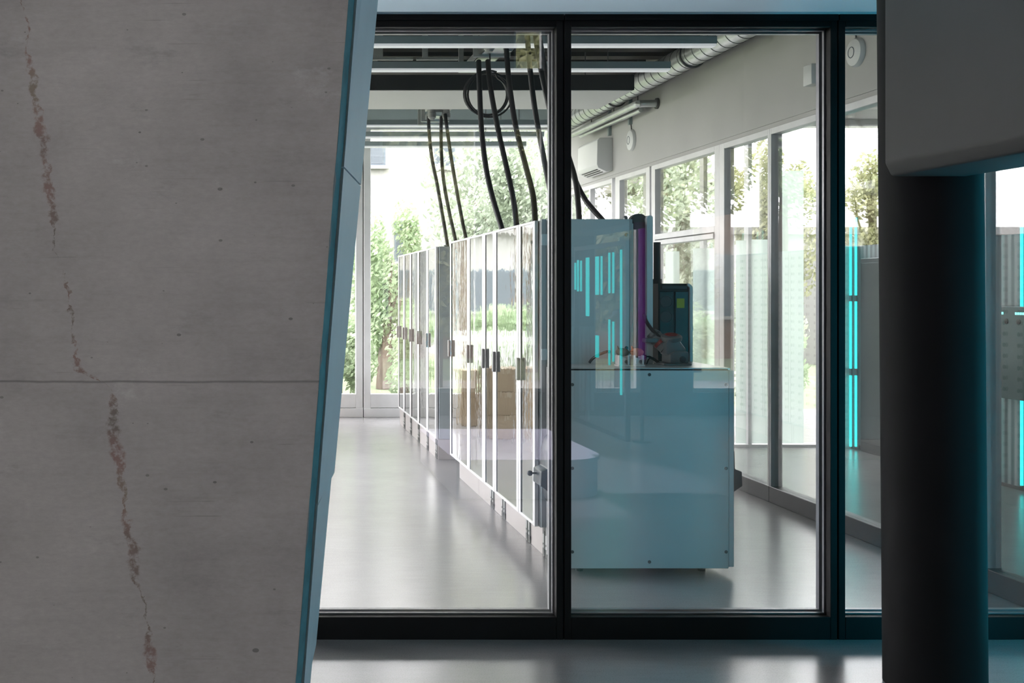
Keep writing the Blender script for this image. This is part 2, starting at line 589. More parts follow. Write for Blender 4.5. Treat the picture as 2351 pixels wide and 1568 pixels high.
# ------------------------------------------------------------------ room shell
YP = 5.18            # plane of the glass partition
XW = 4.0             # side glazing of the lab
YB = 14.2            # far windows of the lab
ZC = 4.1             # lab ceiling


def struct(name, mb, mat, label=None, cat=None):
    o = mb.build(name, mat)
    o['kind'] = 'structure'
    if label: o['label'] = label
    if cat: o['category'] = cat
    return o


struct('floor', MB().box(-5.2, 9.3, -4.3, 14.35, -0.12, 0.0), M['floor'], 'smooth grey linoleum floor running under the glass partition', 'floor')
struct('ground', MB().box(-60, 80, -50, 80, -0.35, -0.25), M['ground'], 'green lawn outside the building', 'ground')

# front bulkhead over the partition (its pale underside is the strip at the top of the picture)
struct('ceiling_front', MB().box(-5.2, 9.3, YP - 0.09, YP + 0.12, 2.953, 5.5), M['soffit'], 'white bulkhead with bluish light in its colour above the black framed glass partition', 'ceiling')
struct('ceiling_hall', MB().box(-5.2, 9.3, -4.3, YP - 0.09, 5.4, 5.55), M['soffit'], 'white ceiling of the entrance hall', 'ceiling')
struct('ceiling_back', MB().box(-3.15, XW, YP + 0.12, 14.35, ZC, ZC + 0.15), M['ceil_dark'], 'dark unfinished ceiling of the lab', 'ceiling')
struct('ceiling_right', MB().box(XW + 0.2, 9.3, YP + 0.12, 11.65, 3.45, 3.6), M['grey_wall'], 'ceiling of the adjoining room behind the side glazing', 'ceiling')

# lab walls
w = MB()
w.box(XW, XW + 0.2, YP + 0.12, 14.35, 2.95, ZC)
w.box(XW + 0.01, XW + 0.14, YP + 0.1, 14.35, 2.915, 2.95)
struct('wall_right', w, M['grey_wall'], 'plain grey wall band above the side glazing', 'wall')
w = MB()
w.box(-3.15, XW, YB, 14.35, 3.80, ZC)
struct('wall_back', w, M['white_wall'], 'pale wall strip above the far windows', 'wall')
w = MB()
w.box(-3.15, -3.0, YP, 6.3, 0, ZC)
w.box(-3.15, -3.0, 13.8, 14.35, 0, ZC)
w.box(-3.15, -3.0, 6.3, 13.8, 0, 0.3)
w.box(-3.15, -3.0, 6.3, 13.8, 3.8, ZC)
struct('wall_left', w, M['white_wall'], 'white side wall of the lab reflected in the mirror doors', 'wall')
w = MB()
w.box(-5.2, (40 - PX) * YP / F - 0.0, YP - 0.03, YP + 0.12, 0, 2.953)
w.box(4.06, 9.3, YP - 0.03, YP + 0.12, 0, 2.953)
struct('wall_front', w, M['hall_wall'], 'grey wall beside the glass partition', 'wall')

# hall walls with their window openings
REAR = [(1.62, 2.95), (3.39, 3.83), (4.45, 5.09), (5.75, 6.42)]
w = MB()
xs = [-5.2] + [v for ab in REAR for v in ab] + [9.3]
for i in range(0, len(xs), 2):
    w.box(xs[i], xs[i + 1], -4.3, -4.0, 0, 5.4)
for a, b in REAR:
    w.box(a, b, -4.3, -4.0, 0, 0.30)
    if 3 < a < 4: w.box(a, b, -4.3, -4.0, 3.85, 4.55).box(a, b, -4.3, -4.0, 5.15, 5.4)
    else: w.box(a, b, -4.3, -4.0, 3.85, 5.4)
struct('wall_rear', w, M['hall_wall'], 'rear hall wall with tall windows, seen only as a reflection in the glass', 'wall')
w = MB()
w.box(-5.2, -5.0, -4.0, -3.4, 0, 5.4).box(-5.2, -5.0, 0.8, YP - 0.09, 0, 5.4).box(-5.2, -5.0, -3.4, 0.8, 0, 2.2).box(-5.2, -5.0, -3.4, 0.8, 5.2, 5.4)
struct('wall_side', w, M['hall_wall'], 'side wall of the hall with an added window opening', 'wall')
struct('wall_end', MB().box(9.1, 9.3, -4.0, YP - 0.09, 0, 5.4), M['hall_wall'], 'end wall of the hall', 'wall')
w = MB()
w.box(9.1, 9.3, YP + 0.12, 11.65, 0, 2.5).box(7.55, 9.1, 11.45, 11.62, 0, 3.45).box(9.1, 9.3, YP + 0.12, 11.65, 3.38, 3.45)
struct('wall_outer', w, M['hall_wall'], 'plain lower wall of the adjoining room', 'wall')

# ------------------------------------------------------------------ black framed glass partition, one window per bay
edges = [(p - PX) * YP / F for p in (40, 665, 1290, 1915, 2540)]
zg0, zg1 = CZ - (1412 - PY) * YP / F, CZ - (66 - PY) * YP / F
plab = ['bay of the black glass partition hidden behind the concrete pillar',
        'black framed glass bay right beside the concrete pillar, aisle of mirror cabinets behind it',
        'wide black framed glass bay in front of the pale robot bench',
        'black framed glass bay partly behind the dark round column']
for i in range(4):
    a, b = edges[i] + 0.003, edges[i + 1] - 0.003
    t = thing('window_%d' % (i + 1), plab[i], 'window', ((a + b) / 2, YP, 0), kind='structure')
    ga, gb = a + 0.032, b - 0.032
    f = MB()
    y0, y1 = YP - 0.035, YP + 0.075
    f.box(a, ga, y0, y1, 0.0, 2.953, 0.002)
    f.box(gb, b, y0, y1, 0.0, 2.953, 0.002)
    f.box(ga, gb, y0, y1, 0.0, zg0, 0.002)
    f.box(ga, gb, y0, y1, zg1, 2.953, 0.002)
    f.box(a, b, y0 - 0.012, y0, 2.925, 2.953)
    f.build('frame', M['frame_black'], t)
    g = MB()
    e = 0.014
    for (yy0, yy1) in ((YP + 0.045, YP + 0.073), (YP + 0.012, YP + 0.028)):
        k = e if yy0 > YP + 0.03 else e * 0.55
        g.box(ga, ga + k, yy0, yy1, zg0, zg1)
        g.box(gb - k, gb, yy0, yy1, zg0, zg1)
        g.box(ga + k, gb - k, yy0, yy1, zg0, zg0 + k)
        g.box(ga + k, gb - k, yy0, yy1, zg1 - k, zg1)
    g.build('glazing_bead', M['bead'], t, label='silver grey glazing bead')
    MB().box(ga, gb, YP, YP + 0.010, zg0, zg1).build('pane', M['glass'], t, label='clear reflective glass pane')
g = MB()
for e_ in edges[1:4]:
    g.box(e_ - 0.0029, e_ + 0.0029, YP - 0.02, YP + 0.06, 0, 2.93)
struct('trim_2', g, M['frame_gap'], 'thin dark joints between the partition frames', 'trim')

# ------------------------------------------------------------------ side glazing of the lab (x = 4)
sb = [(5.34, 5.98), (6.05, 8.475), (8.532, 9.328), (9.524, 10.95), (11.20, 12.02), (12.30, 13.07), (13.12, 14.12)]
slab = ['side glazing bay nearest the glass partition, behind the dark round column',
        'long clear side glazing bay in front of the row of cyan light tubes',
        'narrow floor-length side glazing bay with white film strips behind it',
        'side glazing bay with an opening sash under a slanting transom, behind the robot arm',
        'side glazing bay just past the robot controller, seen above the cabinet end',
        'side glazing bay under the white air conditioner',
        'side glazing bay in the far corner of the lab']
for i, (a, b) in enumerate(sb):
    t = thing('window_%d' % (i + 5), slab[i], 'window', (XW, (a + b) / 2, 0), kind='structure')
    wl = 0.10 if i in (3, 4) else 0.03
    near = a - (0.10 if i in (3, 4) else 0.03)
    far = b + (0.095 if i in (2, 3) else 0.14 if i == 4 else 0.025)
    f = MB()
    f.box(XW, XW + 0.09, near, a, 0, 2.915, 0.003)
    f.box(XW, XW + 0.09, b, far, 0, 2.915, 0.003)
    f.box(XW, XW + 0.09, a, b, 2.865, 2.915, 0.003)
    if i == 3:
        f.box(XW, XW + 0.09, a, b, 2.16, 2.215, 0.003)
        f.box(XW - 0.012, XW + 0.08, a, b, 2.105, 2.15, 0.003)
    f.build('frame', M['alu'], t)
    MB().box(XW - 0.004, XW + 0.09, near, far, 0, 0.125, 0.003).build('bottom_rail', M['alu_dark'], t, label='dark grey bottom rail')
    if i == 3:
        MB().box(XW + 0.03, XW + 0.04, a, b, 0.125, 2.105).box(XW + 0.03, XW + 0.04, a, b, 2.215, 2.865).build('pane', M['glass_side'], t)
    else:
        MB().box(XW + 0.03, XW + 0.04, a, b, 0.125, 2.865).build('pane', M['glass_side'], t)

# far windows of the lab
n_win = 12
bb = [(-2.95, -1.20), (-1.20, 1.386), (1.386, 3.98)]
bl = ['far lab window hidden behind the concrete pillar', 'far floor-length window beside the pillar edge, left of the dark joint',
      'wide far window with trees, behind the mirror cabinets']
for i, (a, b) in enumerate(bb):
    t = thing('window_%d' % (n_win + i), bl[i], 'window', ((a + b) / 2, YB, 0), kind='structure')
    f = MB()
    e = 0.091
    a2, b2 = a + 0.006, b - 0.006
    f.box(a2, a2 + e, YB, YB + 0.1, 0.0, 3.80, 0.004)
    f.box(b2 - e, b2, YB, YB + 0.1, 0.0, 3.80, 0.004)
    f.box(a2 + e, b2 - e, YB, YB + 0.1, 3.75, 3.80, 0.004)
    f.box(a2 + e, b2 - e, YB, YB + 0.1, 0.12, 0.30, 0.004)
    f.box(a2, b2, YB - 0.03, YB + 0.1, 0.0, 0.115, 0.004)
    f.build('frame', M['alu'], t)
    MB().box(a2 + e, b2 - e, YB + 0.05, YB + 0.06, 0.30, 3.75).build('pane', M['glass_out'], t)
struct('trim_3', MB().box(1.379, 1.393, YB + 0.03, YB + 0.09, 0.12, 3.8), M['frame_gap'], 'dark vertical joint between the far windows', 'trim')

# left lab windows, hall windows: frames and panes
def wall_window(k, label, axis, u0, u1, v, z0, z1, th=0.06, bars=0):
    t = thing('window_%d' % k, label, 'window', (v, (u0 + u1) / 2, z0) if axis == 'x' else ((u0 + u1) / 2, v, z0), kind='structure')
    f, p = MB(), MB()
    def bx(mb, ua, ub, za, zb, d0, d1):
        if axis == 'x': mb.box(v + d0, v + d1, ua, ub, za, zb)
        else: mb.box(ua, ub, v + d0, v + d1, za, zb)
    bx(f, u0, u0 + th, z0, z1, -0.05, 0.05); bx(f, u1 - th, u1, z0, z1, -0.05, 0.05)
    bx(f, u0 + th, u1 - th, z0, z0 + th, -0.05, 0.05); bx(f, u0 + th, u1 - th, z1 - th, z1, -0.05, 0.05)
    for j in range(bars):
        c = u0 + (u1 - u0) * (j + 1) / (bars + 1)
        bx(f, c - th / 2, c + th / 2, z0 + th, z1 - th, -0.05, 0.05)
    f.build('frame', M['alu'], t)
    bx(p, u0 + th, u1 - th, z0 + th, z1 - th, -0.005, 0.005)
    p.build('pane', M['glass_out'], t)


k = 15
for j, (a, b) in enumerate(((6.3, 8.8), (8.8, 11.3), (11.3, 13.8))):
    wall_window(k, ['near', 'middle', 'far'][j] + ' window of the lab side wall, seen in the mirror doors', 'x', a, b, -3.08, 0.3, 3.8); k += 1
names = ['first wide', 'narrow', 'third', 'fourth', 'fifth', 'last']
for j, (a, b) in enumerate(REAR):
    wall_window(k, names[j] + ' tall rear hall window counted from the middle, reflected in the glass', 'y', a, b, -4.15, 0.30, 3.85, 0.05); k += 1
    if j == 1:
        wall_window(k, 'small clerestory above the narrow rear hall window, reflected high in the glass', 'y', a, b, -4.15, 4.55, 5.15, 0.05); k += 1
wall_window(k, 'unseen hall side window added to light the concrete pillar', 'x', -3.4, 0.8, -5.1, 2.2, 5.2, 0.06, 2); k += 1  # window put in out of view to bring daylight onto the pillar
wall_window(k, 'outer window band of the adjoining room', 'x', 5.35, 11.6, 9.2, 2.5, 3.38, 0.07, 3); k += 1


# end windows of the adjoining room with strips of white film
t = thing('window_%d' % k, 'end window of the adjoining room with white film strips', 'window', (6.5, 11.5, 0), kind='structure')
f = MB()
f.box(4.1, 7.55, 11.45, 11.6, 0, 0.03).box(4.1, 7.55, 11.45, 11.6, 3.38, 3.45)
for x in (4.12, 4.72, 5.19, 5.45, 6.02, 7.53):
    f.box(x - 0.02, x + 0.02, 11.46, 11.56, 0.03, 3.38)
f.build('frame', M['alu'], t)
MB().box(4.12, 7.53, 11.50, 11.51, 0.03, 3.38).build('pane', M['glass_out'], t)
film = MB()
D = 11.44
for (xa, xb, yt, yb) in ((1528, 1560, 577, 1018), (1592, 1640, 570, 1018), (1690, 1713, 552, 1018), (1726, 1762, 550, 1018), (1793, 1845, 392, 1018)):
    A, B = P(xa, yt, D), P(xb, yb, D)
    film.box(A.x, B.x, D, D + 0.008, max(B.z, 0.03), A.z)
film.build('film_strip', M['frosted'], t, label='white frosted film strips')

# ------------------------------------------------------------------ leaning concrete pillar
Dp, Db = 2.2, 2.62


def lean(pxa, pya, pxb, pyb, D, z):
    a, b = P(pxa, pya, D), P(pxb, pyb, D)
    return a.x + (b.x - a.x) * (z - a.z) / (b.z - a.z)


pil = thing('concrete_pillar', 'wide leaning bare concrete pillar with a rusty drip trail', 'pillar', (-0.3, 2.4, 0), kind='thing')
b = bmesh.new()
zs = [0.0, 0.6, 1.2, 1.8, 2.4, 5.38]
rows = []
for z in zs:
    xe = lean(800, 0, 679, 1568, Dp, z)
    xb = lean(862, 0, 706, 1568, Db, z)
    rows.append([b.verts.new(v) for v in ((-1.25, Dp, z), (xe, Dp, z), (xe + 0.012, Dp + 0.035, z), (xb - 0.006, Db - 0.01, z), (xb - 0.05, Db + 0.25, z), (-1.25, Db + 0.25, z))])
for A, B in zip(rows, rows[1:]):
    for i in range(6):
        b.faces.new((A[i], A[(i + 1) % 6], B[(i + 1) % 6], B[i]))
b.faces.new(rows[0][::-1]); b.faces.new(rows[-1])
mb = MB(); mb.bm.free(); mb.bm = b
shaft = mb.build('shaft', M['concrete'], None)
# keep object coordinates equal to world coordinates for the stain pattern
shaft.parent = pil
shaft.matrix_parent_inverse = pil.matrix_basis.inverted()
# cladding boards down the turned side
segs = [(5.38, CZ - (424 - PY) * Db / F, 0.000), (CZ - (424 - PY) * Db / F - 0.004, CZ - (1085 - PY) * Db / F, -0.0005),
        (CZ - (1085 - PY) * Db / F - 0.004, CZ - (1481 - PY) * Db / F, -0.0065), (CZ - (1481 - PY) * Db / F - 0.004, 0.0, -0.0120)]
for z1, z0, off in segs:
    b = bmesh.new()
    rows = []
    for z in (z0, z1):
        xe = lean(805, 0, 684, 1568, Dp, z) + 0.009
        xb = lean(868, 0, 712, 1568, Db, z) + off + (0.0065 if off < -0.004 else 0)
        xb = lean(868, 0, 724, 1568, Db, z) + off
        rows.append([b.verts.new(v) for v in ((xe + 0.006, Dp + 0.035, z), (xb, Db, z), (xb - 0.02, Db + 0.012, z), (xe - 0.012, Dp + 0.055, z))])
    A, B = rows
    for i in range(4):
        b.faces.new((A[i], A[(i + 1) % 4], B[(i + 1) % 4], B[i]))
    b.faces.new(A[::-1]); b.faces.new(B)
    mb = MB(); mb.bm.free(); mb.bm = b
    mb.build('side_board', M['side_clad'], pil, label='smooth side board with cyan light in its colour')
# ragged arris between face and side, cyan light in its colour
b = bmesh.new()
random.seed(4)
rows = []
for i in range(90):
    z = 5.38 * i / 89
    xe = lean(803, 0, 682, 1568, Dp, z) + random.uniform(-0.0012, 0.0012)
    rows.append([b.verts.new(v) for v in ((xe - 0.003, Dp - 0.0015, z), (xe + 0.0115, Dp + 0.034, z), (xe + 0.004, Dp + 0.05, z))])
for A, B in zip(rows, rows[1:]):
    for i in range(3):
        b.faces.new((A[i], A[(i + 1) % 3], B[(i + 1) % 3], B[i]))
b.faces.new(rows[0][::-1]); b.faces.new(rows[-1])
mb = MB(); mb.bm.free(); mb.bm = b
mb.build('arris', M['side_edge'], pil, label='edge strip with cyan light in its colour')

# ------------------------------------------------------------------ dark column and boxed beam on the right
DC = 4.55
t = thing('round_column', 'dark grey round column glowing cyan along one side', 'column', (2.82, DC, 0), kind='thing')
ax, bx_ = P(2132, 0, DC), P(2145, 1568, DC)
sl = (ax.x - bx_.x) / (ax.z - bx_.z)
xc = lambda z: bx_.x + sl * (z - bx_.z)
MB().tube([(xc(0), DC, 0), (xc(5.38), DC, 5.38)], 0.189, 64).build('shaft', M['column_paint'], t, smooth=True)
t = thing('boxed_beam', 'dark grey boxed beam with chamfered lower edge on the round column', 'beam', (2.7, 3.0, 2.1), kind='thing')
pr = [(2.510, 3.5), (2.510, 2.158), (2.536, 2.106), (2.835, 2.106), (3.05, 2.19), (3.05, 3.5)]
MB().prism(pr, 'y', 1.2, 4.358, 0.012, 3).build('casing', M['beam_paint'], t, smooth=True)

# ------------------------------------------------------------------ mirror-fronted electrical cabinets


def cabinet(label, y0, y1, xd, xp, bolts):
    """one cabinet unit: near side y0, far side y1, door face at xd, plinth face at xp"""
    t = thing('electrical_cabinet', label, 'cabinet', (2.05, (y0 + y1) / 2, 0), group='mirror-fronted electrical cabinets')
    MB().box(xd + 0.03, 2.29, y0, y1, 0.2, 2.08, 0.004).build('body', M['cab_paint'], t)
    g = 0.006
    d = MB()
    e = 0.050
    a, b = y0 + g, y1 - g
    d.box(xd, xd + 0.022, a, a + e, 0.205, 2.078, 0.002)
    d.box(xd, xd + 0.022, b - e, b, 0.205, 2.078, 0.002)
    d.box(xd, xd + 0.022, a + e, b - e, 0.205, 0.222, 0.002)
    d.box(xd, xd + 0.022, a + e, b - e, 2.062, 2.078, 0.002)
    door = d.build('door', M['cab_edge'], t, label='silver door edge frame')
    tw = random.Random(int(y0 * 977)).uniform(-1, 1) * 0.003 * (b - a)
    MB().prism([(xd + 0.0065 + tw, a + e), (xd + 0.0065 - tw, b - e), (xd + 0.0185 - tw, b - e), (xd + 0.019 + tw, a + e)], 'z', 0.222, 2.062).build('mirror_panel', M['mirror'], door, label='polished mirror panel')
    MB().box(xd + 0.004, xd + 0.02, b - e - 0.012, b - e, 0.222, 2.062).build('seal', M['frame_gap'], door, label='black door seal')
    h = MB()
    h.box(xd - 0.022, xd - 0.002, b - 0.045, b - 0.008, 1.07, 1.215, 0.005, 2)
    h.build('handle', M['plastic_grey'], door, smooth=True, label='grey plastic swing handle')
    pl = MB().box(xp, 2.27, y0 + 0.004, y1 - 0.004, 0.0, 0.197, 0.002).build('plinth', M['plinth'], t, label='taupe plinth')
    if bolts:
        for yy in (y0 + 0.012, y0 + 0.075):
            br = MB()
            br.box(xp - 0.006, xp, yy, yy + 0.05, 0.004, 0.19)
            br.box(xp - 0.010, xp - 0.004, yy - 0.008, yy + 0.01, 0.03, 0.05)
            br.box(xp - 0.010, xp - 0.004, yy - 0.008, yy + 0.01, 0.14, 0.16)
            br.build('joint_bracket', M['galv_seam'], pl, label='dark joint bracket')
            MB().box(xp - 0.0085, xp - 0.006, yy + 0.018, yy + 0.032, 0.085, 0.14).box(xp - 0.0085, xp - 0.006, yy + 0.018, yy + 0.032, 0.055, 0.072).build('bracket_slot', M['plastic_white'], pl)
    MB().box(2.29, 2.305, y0 + 0.01, y1 - 0.01, 0.22, 2.06).build('rear_door', M['perforated'], t, label='perforated grey rear door')
    for yy in (y0 + 0.05, y1 - 0.05):
        MB().lathe([(0.018, 0), (0.018, 0.008), (0.010, 0.016)], (xd + 0.10, yy, 2.08), n=12).build('lifting_plug', M['screw'], t, smooth=True)
    return t


XA = 1.70
rowA = [6.66, 7.083, 7.80, 8.173, 8.763, 9.60]
la = ['mirror-door cabinet nearest the robot bench in the near row', 'wide mirror-door cabinet second in the near row, reflecting boxes and a ladder',
      'narrow mirror-door cabinet in the middle of the near row', 'mirror-door cabinet fourth from the robot bench in the near row',
      'widest mirror-door cabinet at the far end of the near row']
for i in range(5):
    cabinet(la[i], rowA[i], rowA[i + 1], XA, 1.785, i < 4 and True)
XBd = 1.745
rowB = [10.62, 11.17, 11.79, 12.39, 12.94, 13.46]
lb = ['first mirror-door cabinet of the far row, showing its dark end panel', 'second mirror-door cabinet of the far row', 'third mirror-door cabinet of the far row',
      'fourth mirror-door cabinet of the far row', 'last mirror-door cabinet of the far row, closest to the far window']
for i in range(5):
    cabinet(lb[i], rowB[i], rowB[i + 1], XBd, 1.765, True)

# end panel of the near row with its open rear door
Ye = 6.655
t = thing('cabinet_end_panel', 'tall blue-grey end panel closing the near cabinet row above the bench', 'panel', (2.0, Ye, 0.2))
e = MB()
e.box(1.772, 2.272, Ye - 0.016, Ye, 0.205, 2.086, 0.003)
e.build('side_sheet', M['cell_paint'], t)
e = MB()
e.box(2.274, 2.290, Ye - 0.012, Ye, 0.205, 2.086, 0.002)
e.box(1.735, 1.766, Ye - 0.014, Ye, 0.205, 2.086, 0.002)
e.build('corner_strip', M['cab_paint'], t)
for z in (1.96, 1.26):
    MB().box(1.733, 1.769, Ye - 0.022, Ye - 0.012, z - 0.035, z + 0.035, 0.003).build('hinge', M['cell_paint'], t)
for (x, z) in ((1.80, 1.99), (2.252, 1.99), (2.252, 1.3)):
    MB().lathe([(0.011, 0), (0.011, 0.003), (0.006, 0.004)], (x, Ye - 0.016, z), (0, -1, 0), 16).build('screw', M['screw'], t, smooth=True)
MB().box(2.310, 2.378, Ye + 0.02, Ye + 0.25, 0.25, 2.07).build('inner_wall', M['purple'], t, label='dark inner wall with a purple reflection in its colour')
pr = [(2.380, 0.25), (2.380, 2.09), (2.384, 2.102), (2.392, 2.108), (2.408, 2.108), (2.416, 2.098), (2.416, 0.25)]
MB().prism(pr, 'y', Ye - 0.01, Ye + 0.3).build('rear_door_edge', M['cell_paint'], t, label='pale blue open rear door edge')
MB().lathe([(0.055, 0), (0.055, 0.05), (0.045, 0.058)], (2.345, Ye + 0.03, 2.068), (0, 1, 0), 24).build('cable_entry', M['robot_dark'], t, smooth=True)
for xx in (1.80, 2.25):
    MB().lathe([(0.013, 0), (0.013, 0.012), (0.007, 0.022)], (xx, Ye - 0.008, 2.085), n=12).build('lifting_plug', M['screw'], t, smooth=True)

# ------------------------------------------------------------------ robot bench
Yf, Yk = 6.30, 6.63
t = thing('robot_bench', 'pale blue-grey steel robot bench with screwed front panel', 'workbench', (2.26, 6.45, 0))
X0, X1, Z0, ZT = 1.765, 2.757, 0.045, 1.185
MB().box(X0 + 0.012, X1 - 0.03, Yf + 0.006, Yk, Z0 + 0.01, ZT).box(2.44, X1 - 0.03, Yk, 7.25, Z0 + 0.01, ZT).build('body', M['cab_paint'], t)
MB().box(X0 + 0.04, X1 - 0.033, Yf - 0.012, Yf + 0.006, Z0, ZT + 0.003, 0.002).build('front_panel', M['cell_paint'], t)
MB().box(X1 - 0.029, X1, Yf - 0.006, 7.25, Z0 + 0.008, ZT + 0.003, 0.002).build('side_panel', M['cell_paint'], t)
MB().box(X0 + 0.0, X1 - 0.02, Yf - 0.004, Yk, ZT + 0.004, 1.203, 0.002).box(2.44, X1 - 0.02, Yk, 7.25, ZT + 0.004, 1.203, 0.002).build('worktop', M['steel_top'], t, label='bare steel worktop')
MB().box(X0 + 0.03, X1 - 0.035, Yf - 0.008, Yf + 0.01, ZT + 0.0035, ZT + 0.012).build('seal_strip', M['black'], t, label='black seal under the worktop')
for (px, py) in ((1314, 883), (1491, 860), (1667, 883), (1314, 1075), (1667, 1075), (1314, 1267), (1667, 1267), (1491, 1290)):
    c = P(px, py, Yf - 0.012)
    MB().lathe([(0.0095, 0), (0.0095, 0.002), (0.008, 0.0032), (0.0045, 0.0034), (0.004, 0.0015)], (c.x, Yf - 0.012, c.z), (0, -1, 0), 20).build('screw', M['screw'], t, smooth=True)
d = MB()
d.box(X0, X0 + 0.012, Yf, Yk, 1.085, ZT)
d.box(X0, X0 + 0.012, Yf, Yk, Z0, 0.155)
d.box(X0 - 0.002, X0 + 0.012, Yk - 0.012, Yk, Z0, ZT)
d.box(X0 - 0.002, X0 + 0.012, Yf, Yf + 0.012, Z0, ZT)
sd = d.build('side_door', M['alu'], t, label='grey framed side door')
MB().box(X0 + 0.003, X0 + 0.010, Yf + 0.012, Yk - 0.012, 0.155, 1.085).build('door_glass', M['black_gloss'], sd, label='dark side door glass')
# bulging grip boxes on both sides
for s, xb in ((-1, X0), (1, X1)):
    pr = [(xb, 0.80), (xb + s * 0.035, 0.755), (xb + s * 0.052, 0.70), (xb + s * 0.055, 0.60), (xb + s * 0.095, 0.585), (xb + s * 0.098, 0.50), (xb + s * 0.04, 0.46), (xb + s * 0.03, 0.40), (xb, 0.36)]
    MB().prism(pr, 'y', 6.40, 6.58, 0.006, 2).build('side_grip', M['control_dark'] if s < 0 else M['black'], t, smooth=True, label='dark moulded grip box on the bench side')
kn = MB()
kn.cyl((X0 - 0.095, 6.5, 0.56), 0.006, -0.03, 'x', 12)
kn.lathe([(0.004, 0), (0.014, 0.006), (0.017, 0.016), (0.012, 0.028), (0.002, 0.033)], (X0 - 0.12, 6.5, 0.56), (-1, 0, 0), 20)
kn.build('latch_knob', M['black'], t, smooth=True)
for (x, y) in ((1.90, 6.42), (2.62, 6.42), (2.62, 7.1)):
    MB().cyl((x, y, 0.0), 0.022, 0.012, n=20).cyl((x, y, 0.01), 0.010, 0.045, n=12).build('foot', M['black'], t, smooth=True)
cs = MB()
cs.cyl((2.78, 7.0, 0.035), 0.035, 0.02, 'x', 24)
cs.box(2.755, 2.80, 6.985, 7.015, 0.03, 0.10)
cs.build('caster', M['galv_seam'], t)

# clamps with castings on the worktop
for k_, (px, mat, lab) in enumerate(((1429, 'olive', 'white clamp block holding an olive grey casting'), (1462, 'orange', 'white clamp block holding an orange casting, closer to the robot'))):
    t = thing('clamp_block', lab, 'clamp', (P(px, 840, 6.45).x, 6.45, 1.203), group='clamp blocks on the robot bench')
    c = P(px, 840, 6.45).x
    hw = 0.036
    f = MB()
    f.box(c - hw, c + hw, 6.41, 6.49, 1.203, 1.212, 0.002)
    f.box(c - hw + 0.004, c - hw + 0.016, 6.415, 6.485, 1.212, 1.268, 0.002)
    f.box(c + hw - 0.016, c + hw - 0.004, 6.415, 6.485, 1.212, 1.268, 0.002)
    f.box(c - hw + 0.016, c + hw - 0.016, 6.43, 6.47, 1.212, 1.252, 0.002)
    f.build('bracket', M['plastic_white'], t)
    MB().lathe([(0.010, 0), (0.010, 0.006), (0.006, 0.008)], (c + 0.016, 6.43, 1.229), (0, -1, 0), 20).build('bolt', M['screw'], t, smooth=True)
    g = MB()
    g.tube([(c - 0.036, 6.45, 1.283), (c - 0.02, 6.45, 1.286), (c + 0.0, 6.45, 1.284), (c + 0.022, 6.45, 1.283), (c + 0.034, 6.45, 1.277)], [0.012, 0.023, 0.026, 0.022, 0.014], 16)
    g.tube([(c - 0.024, 6.45, 1.30), (c - 0.030, 6.45, 1.322)], [0.008, 0.003], 10)
    g.build('casting', M[mat], t, smooth=True, label=('orange' if mat == 'orange' else 'olive grey') + ' casting')
o = MB().tube(spline([P(1353, 833, 6.5), P(1360, 824, 6.5), P(1374, 815, 6.48), P(1392, 808, 6.46), P(1402, 808, 6.45)], 6), 0.0085, 10).build('hose', M['cable'], smooth=True)
tag(o, 'short black hose arching up to the olive casting on the bench', 'hose')
for j, pts in enumerate(([(1478, 815), (1490, 820), (1500, 826), (1515, 836)], [(1476, 825), (1489, 818), (1502, 824), (1512, 830)], [(1484, 838), (1490, 824), (1500, 822), (1520, 838)])):
    o = MB().tube(spline([P(a, b_, 6.6) for a, b_ in pts], 6), 0.004, 8).build('bench_wire', M['cable'], smooth=True)
    tag(o, ['top black wire of the tangle beside the robot base', 'middle black wire of the tangle beside the robot base', 'lowest black wire looping down to the worktop beside the robot'][j], 'wire', 'wires beside the robot')

# robot controller box
t = thing('robot_controller', 'black robot controller box with a yellow-green sticker', 'controller', (2.64, 6.9, 1.203))
xa, xb, za, zb, ya, yb = 2.535, 2.745, 1.203, 1.694, 6.88, 7.12
r_ = 0.035
arc = [(xb - r_ + r_ * math.cos(a), zb - r_ + r_ * math.sin(a)) for a in [R(90 * i / 8) for i in range(9)]]
sh = MB().prism([(xa, za), (xb, za)] + arc + [(xa, zb)], 'y', ya, yb).build('case', M['black'], t)
rim = [(xb - r_ + (r_ + 0.001) * math.cos(a), zb - r_ + (r_ + 0.001) * math.sin(a)) for a in [R(90 * i / 8) for i in range(8)]]
rim2 = [(xb - r_ + (r_ - 0.016) * math.cos(a), zb - r_ + (r_ - 0.016) * math.sin(a)) for a in [R(90 * i / 8) for i in range(8)]]
MB().prism([(xb + 0.001, za)] + rim + rim2[::-1] + [(xb - 0.016, za)], 'y', ya - 0.02, yb).build('door_rim', M['cell_paint'], t, label='pale blue rounded door rim')
MB().box(xa + 0.006, xa + 0.095, ya - 0.008, ya, za + 0.03, zb - 0.05, 0.003).build('fan_panel', M['control_dark'], t)
for z in (zb - 0.115, zb - 0.21):
    MB().lathe([(0.040, 0), (0.040, 0.003), (0.034, 0.0035), (0.033, 0.001)], (xa + 0.05, ya - 0.008, z), (0, -1, 0), 28).build('fan_ring', M['robot_dark'], t, smooth=True)
MB().box(xa + 0.105, xb - 0.02, ya - 0.006, ya, za + 0.03, zb - 0.05, 0.003).build('terminal_panel', M['control_dark'], t)
MB().box(xa + 0.115, xa + 0.163, ya - 0.0075, ya - 0.006, 1.54, 1.60).build('sticker', M['yellow'], t, label='yellow-green sticker')
MB().box(xa + 0.02, xb - 0.03, ya - 0.012, ya, zb - 0.035, zb - 0.012, 0.002).build('hinge_bar', M['robot_dark'], t)
MB().lathe([(0.006, 0), (0.006, 0.003)], (xa + 0.130, ya - 0.006, 1.30), (0, -1, 0), 16).build('lock', M['alu'], t, smooth=True)
